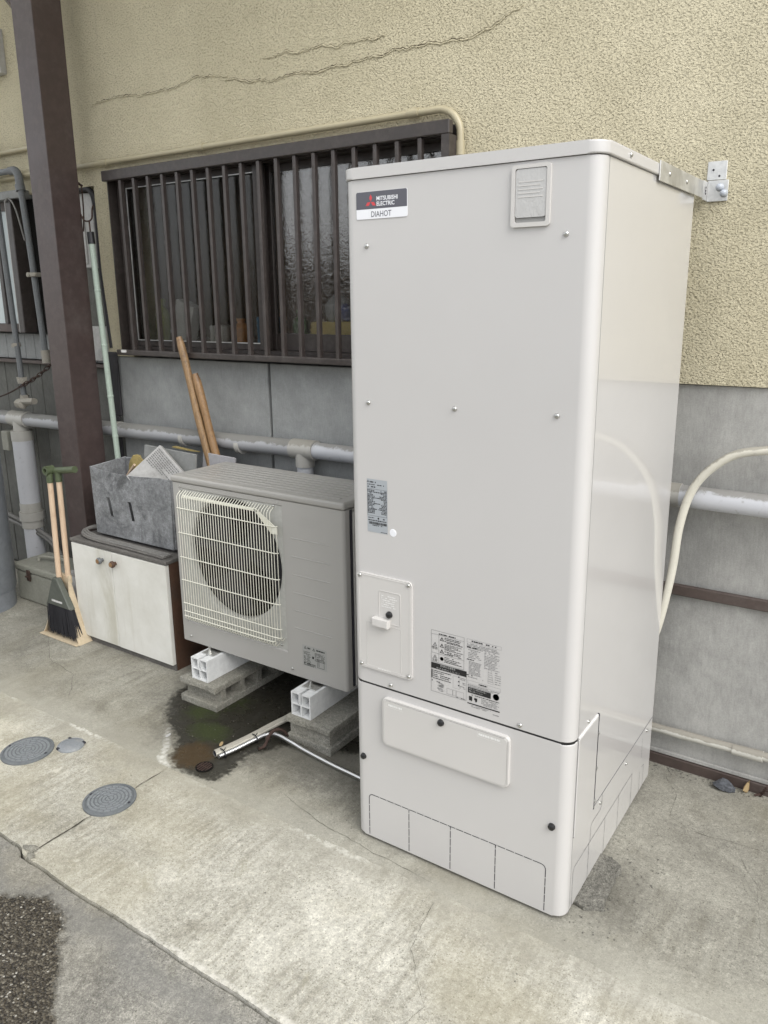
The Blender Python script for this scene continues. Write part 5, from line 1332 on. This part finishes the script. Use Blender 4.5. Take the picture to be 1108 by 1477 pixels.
kwall('side_wall', [(ky0+.0075, kz0), (ky1-.0075, kz0), (ky1-.0075, kz1), (ky0+.0075, kz1-.004)], 'YZ', kx1-.008, kx1-.001)
kwall('floor', [(kx0+.01, ky0+.008), (kx1-.01, ky0+.008), (kx1-.01, ky1-.008), (kx0+.01, ky1-.008)], 'XY', kz0+.001, kz0+.008)
bm = NB(); ring = [(kx0+.003, ky0+.0035, kz1+.001)]
# contents
def slab_obj(name, w_, h_, d_, c, rot, mat, label, cat):
    bm = NB(); box(bm, -w_/2, w_/2, -d_/2, d_/2, -h_/2, h_/2, .002, 1); bmesh.ops.subdivide_edges(bm, edges=[e for e in bm.edges if e.calc_length() > .05], cuts=3, use_grid_fill=True)
    jitter(bm, .0015, 14, c[0])
    M_ = Matrix.Translation(Vector(c)) @ Matrix.Rotation(rot[2], 4, 'Z') @ Matrix.Rotation(rot[1], 4, 'Y') @ Matrix.Rotation(rot[0], 4, 'X')
    bm.transform(M_); o = obj(name, bm, mat); return tag(o, label, cat), M_
slab_obj('grey_panel', .330, .30, .012, (-1.505, .655, .755), (radians(-7), radians(2.0), 0), mat_panelg, 'dusty grey panel standing at the back of the container', 'panel')
o, M_ = slab_obj('lilac_panel', .19, .30, .012, (-1.260, .715, .745), (radians(-6), radians(2.0), 0), mat_panelv, 'pale lilac grey panel beside the container, behind the heat pump', 'panel')
o, M_ = slab_obj('paper_packet', .20, .20, .03, (-1.475, .575, .798), (radians(-28), radians(42), radians(6)), mat_paper, 'grimy white packet with small print tilted in the container', 'packet')
bm = NB(); rng = random.Random(2)
for k in range(9):
    x = -.09; z = .085-.009*k
    while x < .05-.006*k*(k % 3):
        w_ = rng.uniform(.005, .014); bm.faces.new([bm.verts.new(M_ @ Vector(p)) for p in ((x, -.0168, z), (x+w_, -.0168, z), (x+w_, -.0168, z+.0042), (x, -.0168, z+.0042))]); x += w_+.003
pr_ = obj('small_print', bm, mat_inkg, kind='stuff'); pr_.parent = o
bm = NB(); box(bm, -.05, .05, -.012, .012, -.10, .02, .004); bmesh.ops.subdivide_edges(bm, edges=bm.edges[:], cuts=4, use_grid_fill=True); jitter(bm, .022, 18); jitter(bm, .008, 60)
bm.transform(Matrix.Translation((-1.655, .63, .82)) @ Matrix.Rotation(.5, 4, 'Y')); tag(obj('yellowed_rag', bm, mat_straw, smooth=radians(40)), 'crumpled yellowed rag in the container behind the packet', 'rag')
bm = NB(); tube(bm, [(-1.79, .60, .70), (-1.64, .585, .835)], .006, 8); tag(obj('thin_stick', bm, mat_bamb, smooth=radians(60)), 'thin pale stick poking up in the container', 'stick')
bm = NB(); prism(bm, [(-1.56, .735), (-1.45, .74), (-1.40, .755), (-1.56, .76)], 'XY', .893, .897); bmesh.ops.rotate(bm, verts=bm.verts[:], cent=Vector((-1.5, .745, .895)), matrix=Matrix.Rotation(.06, 3, 'Y')); 
tag(obj('yellow_tape', bm, mat_straw), 'thin strip of yellow tape under the drain pipe, above the grey panel', 'tape')
bm2 = None

# ================================================================== POLES
t = thing('clothes_pole', 'mint green clothes pole with a black hooked tip beside the post', 'pole', (-1.93, .73, 0))
A, B = Vector((-1.995, .735, 1.815)), Vector((-1.890, .715, .0))
bm = NB(); n = 24; P = [A.lerp(B, k/n) for k in range(n+1)]; tube(bm, P, .0135, 12); obj('shaft', bm, mat_mint, t, radians(60))
for k_ in (.20, .42, .63, .80):
    c = A.lerp(B, k_*.62); d = (B-A).normalized()
    bm = NB(); tube(bm, [c-d*.006, c-d*.002, c+d*.002, c+d*.006], [.0138, .0152, .0152, .0138], 12); obj('joint_ring', bm, mat_mint, t, radians(60))
bm = NB(); d = (A-B).normalized(); tube(bm, [A-d*.02, A+d*.032], [.0165, .0155], 12); obj('cap', bm, mat_black, t, radians(50))
bm = NB(); c = A+d*.03; tube(bm, [c, c+Vector((-.001, 0, .05))], .0035, 7); obj('hook_stem', bm, mat_rusty, t, radians(60))
bm = NB(); h0 = c+Vector((-.001, 0, .05)); tube(bm, spline([h0+Vector((-.055, 0, .03)), h0+Vector((-.035, 0, .004)), h0, h0+Vector((.022, 0, .012)), h0+Vector((.028, 0, .045)), h0+Vector((.045, -.004, .062))], 6), .0037, 7); obj('hook', bm, mat_rusty, t, radians(60))
bm = NB(); tube(bm, spline([(-2.135, .80, 2.075), (-2.118, .80, 2.05), (-2.12, .80, 1.95), (-2.135, .80, 1.86)], 6), .0035, 6); tube(bm, spline([(-2.155, .80, 2.09), (-2.13, .795, 2.07), (-2.112, .80, 2.06)], 6), .005, 6)
tag(obj('hanging_wire', bm, mat_rusty, smooth=radians(60)), 'rusty wire hanging in front of the pale cover panel', 'wire')
def pole(name, A, B, r, mat, lab):
    A, B = Vector(A), Vector(B); n = 40; P = [A.lerp(B, k/n)+Vector((.002*sin(k*.5), 0, 0)) for k in range(n+1)]
    R_ = [r*(.75 if k == 0 else 1.0)*(1+.04*sin(k*.7)) for k in range(n+1)]
    bm = NB(); tube(bm, P, R_, 14); return tag(obj(name, bm, mat, smooth=radians(50)), lab, 'pole', 'wooden poles behind the heat pump')
pole('wooden_pole', (-1.480, .752, 1.388), (-1.065, .700, .0), .0165, mat_wood, 'taller worn wooden pole leaning against the window bars')
pole('wooden_pole', (-1.405, .760, 1.232), (-1.000, .715, .0), .0175, mat_wood2, 'shorter glossy wooden pole leaning behind the heat pump')
bm = NB(); box(bm, -1.385, -1.335, .758, .772, .55, 1.10, .003); bmesh.ops.rotate(bm, verts=bm.verts[:], cent=Vector((-1.36, .765, .55)), matrix=Matrix.Rotation(-.25, 3, 'Y'))
bmesh.ops.translate(bm, verts=bm.verts[:], vec=(.10, 0, 0))
tag(obj('brown_lath', bm, mat_post), 'flat dark brown lath between the two wooden poles', 'lath')

# ================================================================== BROOM, DUSTPAN
DP = thing('dustpan', 'beige long handled dustpan standing in front of the brown post', 'dustpan', (-1.99, .40, 0))
bx0, bx1 = -2.135, -1.850; by = .352
# shallow scoop: back plate, two flaring cheeks, lip
bm = NB(); prism(bm, [(bx0+.010, .006), (bx1-.010, .006), (-1.945, .285), (-2.020, .285)], 'XZ', .415, .420); bmesh.ops.rotate(bm, verts=bm.verts[:], cent=Vector((-1.99, .42, 0)), matrix=Matrix.Rotation(radians(4), 3, 'X')); obj('back_plate', bm, mat_pan, DP)
for s, (xa, xb) in enumerate(((bx0, -2.025), (bx1, -1.940))):
    bm = NB(); g = []
    for i in range(13):
        t_ = i/12; z = .0+.29*t_; x = xa+(xb-xa)*(t_**.72); dpt = .060*(1-t_)**.8+.010
        g.append([bm.verts.new((x+dx*(1 if s == 0 else -1), y, z)) for dx, y in ((0, .424-.02*t_), (0, .424-.02*t_-dpt), (.006, .424-.02*t_-dpt), (.006, .424-.02*t_))])
    for i in range(12):
        for k in range(4): bm.faces.new((g[i][k], g[i][(k+1) % 4], g[i+1][(k+1) % 4], g[i+1][k]))
    bm.faces.new(g[0]); bm.faces.new(g[-1]); obj('cheek', bm, mat_pan, DP, radians(40))
bm = NB(); prism(bm, [(bx0, .337), (bx1, .337), (bx1-.006, .424), (bx0+.006, .424)], 'XY', .001, .007, .002, 2); obj('floor_lip', bm, mat_pan, DP)
bm = NB(); box(bm, -2.026, -1.938, .394, .414, .272, .312, .005); obj('neck', bm, mat_pan, DP, radians(40))
bm = NB(); tube(bm, [(-1.955, .404, .30), (-1.955, .412, .765)], .0125, 14); obj('stick', bm, mat_bamb, DP, radians(60))
bm = NB(); tube(bm, [(-1.955, .412, .755), (-1.955, .412, .80)], .0155, 14); tube(bm, [(-1.990, .412, .800), (-1.838, .420, .822)], .0155, 14); obj('grip', bm, mat_green, DP, radians(60))
BR = thing('broom', 'short broom with black bristles standing in the beige dustpan', 'broom', (-1.99, .38, 0))
bm = NB(); tube(bm, [(-1.988, .378, .27), (-1.992, .392, .765)], .0125, 14); obj('stick', bm, mat_bamb, BR, radians(60))
bm = NB(); tube(bm, [(-1.992, .392, .75), (-1.992, .392, .80)], .0155, 14); lathe(bm, [(.012, 0), (.021, .0), (.021, .04), (.012, .04), (.012, .0)], (-1.992, .412, .806), 'Y', 18); obj('grip', bm, mat_green, BR, radians(50))
bm = NB(); prism(bm, [(-2.072, .165), (-1.890, .165), (-1.958, .275), (-1.972, .305), (-2.002, .305), (-2.016, .275)], 'XZ', .352, .382, .006, 2); obj('head', bm, mat_olive, BR, radians(40))
bm = NB(); rng = random.Random(4); dashes(bm, -2.025, -1.945, .186, .010, .3515, rng, .9, .005, .012); obj('head_print', bm, mat_white, BR, kind='stuff')
bm = NB(); rng = random.Random(9)
for k in range(520):
    u_ = rng.uniform(-1, 1); v_ = rng.uniform(-1, 1)
    a = Vector((-1.981+u_*.088, .367+v_*.013, .170)); b = Vector((-1.978+u_*.108+rng.uniform(-.006, .006), .375+v_*.024, .016+rng.uniform(0, .02)))
    tube(bm, [a, (a+b)/2+Vector((rng.uniform(-.003, .003), rng.uniform(-.003, .003), 0)), b], .0016, 3, caps=False)
box(bm, -2.062, -1.898, .358, .380, .035, .172); o = obj('bristles', bm, mat_brush, BR); o['kind'] = 'stuff'

# ================================================================== TOOL CASE, CYLINDER, BOTTLE, SMALL BITS
TB = thing('tool_case', 'dusty grey green lidded case with a handle by the gas cylinder', 'case', (-2.47, .65, 0))
bm = NB(); box(bm, -2.652, -2.285, .552, .755, .0, .165, .014, 3); obj('body', bm, mat_tool, TB, radians(40))
bm = NB(); box(bm, -2.660, -2.278, .545, .762, .1655, .205, .012, 3); TL = obj('lid', bm, mat_tool, TB, radians(40))
bm = NB(); tube(bm, spline([(-2.55, .625, .205), (-2.545, .635, .228), (-2.47, .655, .232), (-2.40, .67, .230), (-2.39, .675, .205)], 6), .009, 10); obj('handle', bm, mat_tool, TL, radians(60))
bm = NB(); box(bm, -2.535, -2.505, .538, .5445, .125, .185, .003); tube(bm, [(-2.536, .535, .15), (-2.504, .535, .15)], .005, 8); obj('latch', bm, mat_rusty, TB, radians(50))
G = thing('gas_cylinder', 'grey blue gas cylinder cut off by the left edge', 'cylinder', (-2.715, .372, 0))
c = (-2.715, .372, 0); r = .186
bm = NB(); lathe(bm, [(r*.93, .085), (r, .11), (r, .80), (r*.97, .86), (r*.86, .93), (r*.6, .985), (.05, 1.0), (0, 1.0)], c, 'Z', 56); obj('shell', bm, mat_cyl, G, radians(50))
bm = NB(); lathe(bm, [(r*.90, .0), (r*.945, .0), (r*.945, .075), (r*.98, .095), (r*.90, .095)], c, 'Z', 56); obj('foot_ring', bm, mat_cyl, G, radians(40))
a = radians(-8); bm = NB(); 
dv = Vector((cos(a), sin(a), 0)); p0 = Vector(c)+dv*(r*.946)+Vector((0, 0, .045)); tube(bm, [p0, p0+dv*.001], .009, 14); obj('vent_hole', bm, mat_dark, G)
bm = NB(); tube(bm, [(-2.715, .372, .99), (-2.715, .372, 1.06)], .03, 12); obj('valve', bm, mat_scale, G, radians(40))
bm = NB(); lathe(bm, [(.062, .0), (.068, .008), (.068, .20), (.055, .23), (.022, .25), (.022, .27), (0, .27)], (-2.085, .52, 0), 'Z', 24); tag(obj('white_bottle', bm, mat_box, smooth=radians(50)), 'rounded pale bottle tucked behind the dustpan', 'bottle')
for k, (z, dz) in enumerate(((.30, -.02), (.26, .0))):
    bm = NB(); tube(bm, spline([(-3.3, .83, z+.06), (-2.75, .80, z+dz), (-2.62, .79, z-.09), (-2.52, .78, z-.20)], 7), .012, 8)
    tag(obj('old_hose', bm, mat_cable, smooth=radians(60)), ('upper', 'lower')[k]+' of two old grey hoses behind the tool case', 'hose', 'old hoses behind the case')
bm = NB(); box(bm, -3.045, -2.985, .79, .87, .73, .84, .005); tag(obj('junction_box', bm, mat_tool), 'small grey junction box under the drain pipe at the left edge', 'box')
bm = NB(); bmesh.ops.create_icosphere(bm, subdivisions=2, radius=.028); jitter(bm, .016, 35, 2.0); bmesh.ops.scale(bm, verts=bm.verts[:], vec=(1.15, .7, .62)); bmesh.ops.translate(bm, verts=bm.verts[:], vec=(.852, .815, .013)); tag(obj('stone', bm, mat_stone, smooth=radians(20)), 'dark bluish stone on the floor against the wall at right', 'stone')
bm = NB(); P = [(-.016, 0), (-.010, .012), (.006, .011), (.026, .003), (.040, -.002), (.022, -.007), (.0, -.012), (-.012, -.008)]
vs = [bm.verts.new((x*.8, .006*sin(x*60), y*.8)) for x, y in P]; bm.faces.new(vs); bmesh.ops.solidify(bm, geom=bm.faces[:], thickness=.001)
bm.transform(Matrix.Translation((.914, .832, .016)) @ Matrix.Rotation(radians(-75), 4, 'Y') @ Matrix.Rotation(.5, 4, 'X')); tag(obj('dry_leaf', bm, mat_leaf), 'dry yellow leaf leaning on the base board at right', 'leaf')
rng = random.Random(12)
bits = [(-.905, .055), (-.70, .12), (-.655, .15)]
for k, (x, y) in enumerate(bits):
    bm = NB(); vs = [bm.verts.new((x+.013*cos(a)*(1 if i % 2 else .8), y+.006*sin(a), .003+.003*cos(a))) for i, a in enumerate([2*pi*j/8 for j in range(8)])]; bm.faces.new(vs)
    bmesh.ops.rotate(bm, verts=bm.verts[:], cent=Vector((x, y, .003)), matrix=Matrix.Rotation(rng.random()*3, 3, 'Z')); bmesh.ops.solidify(bm, geom=bm.faces[:], thickness=.0008)
    tag(obj('fallen_leaf', bm, mat_leaf if k % 2 else mat_paper), ('pale leaf scrap at the left rim of the wet patch', 'dry leaf scrap beside the moss on the wet floor', 'pale leaf scrap beside the white drain hose')[k], 'leaf', 'leaf fragments on the wet floor')

# loose grit along the wall base, the tank and the open joint
bm = NB(); rng = random.Random(31)
def grit(x, y, z, r):
    t_ = bmesh.new(); bmesh.ops.create_icosphere(t_, subdivisions=1, radius=r)
    for v in t_.verts: v.co *= rng.uniform(.6, 1.15)
    merge(bm, t_, Matrix.Translation((x, y, z)) @ Matrix.Rotation(rng.random()*6, 4, 'Z') @ Matrix.Diagonal((1.2, .9, .6, 1)))
for k in range(150): grit(rng.uniform(.62, 1.35), .842-abs(rng.gauss(0, .02)), .002, rng.uniform(.0012, .0038))
for k in range(70): grit(rng.uniform(.64, .80), rng.uniform(.0, .42), .002, rng.uniform(.001, .003))
for k in range(130): x = rng.uniform(-1.0, .5); grit(x, e_front(x)-.004+rng.gauss(0, .008), .0005, rng.uniform(.001, .0032))
for k in range(90): grit(rng.uniform(-1.25, -.45), rng.uniform(-.02, .62), .002, rng.uniform(.0009, .0028))
for k in range(110): grit(rng.uniform(-1.3, 1.3), rng.uniform(-.58, .3), .0035, rng.uniform(.0008, .0022))
g_ = obj('loose_grit', bm, mat_pad, kind='stuff'); g_['label'] = 'loose grit scattered on the concrete floor'; g_['category'] = 'grit'
bm = NB(); tube(bm, spline([(.955, .835, .004), (.965, .828, .03), (.972, .826, .048)], 4), .0035, 6); tube(bm, spline([(.965, .828, .03), (.985, .82, .036), (.995, .818, .03)], 4), .0025, 6); tube(bm, [(.958, .833, .012), (.94, .822, .006)], .0025, 6); jitter(bm, .003, 90)
tag(obj('broken_twig', bm, mat_rusty, smooth=radians(50)), 'dark broken twig against the base board at the right edge', 'twig')
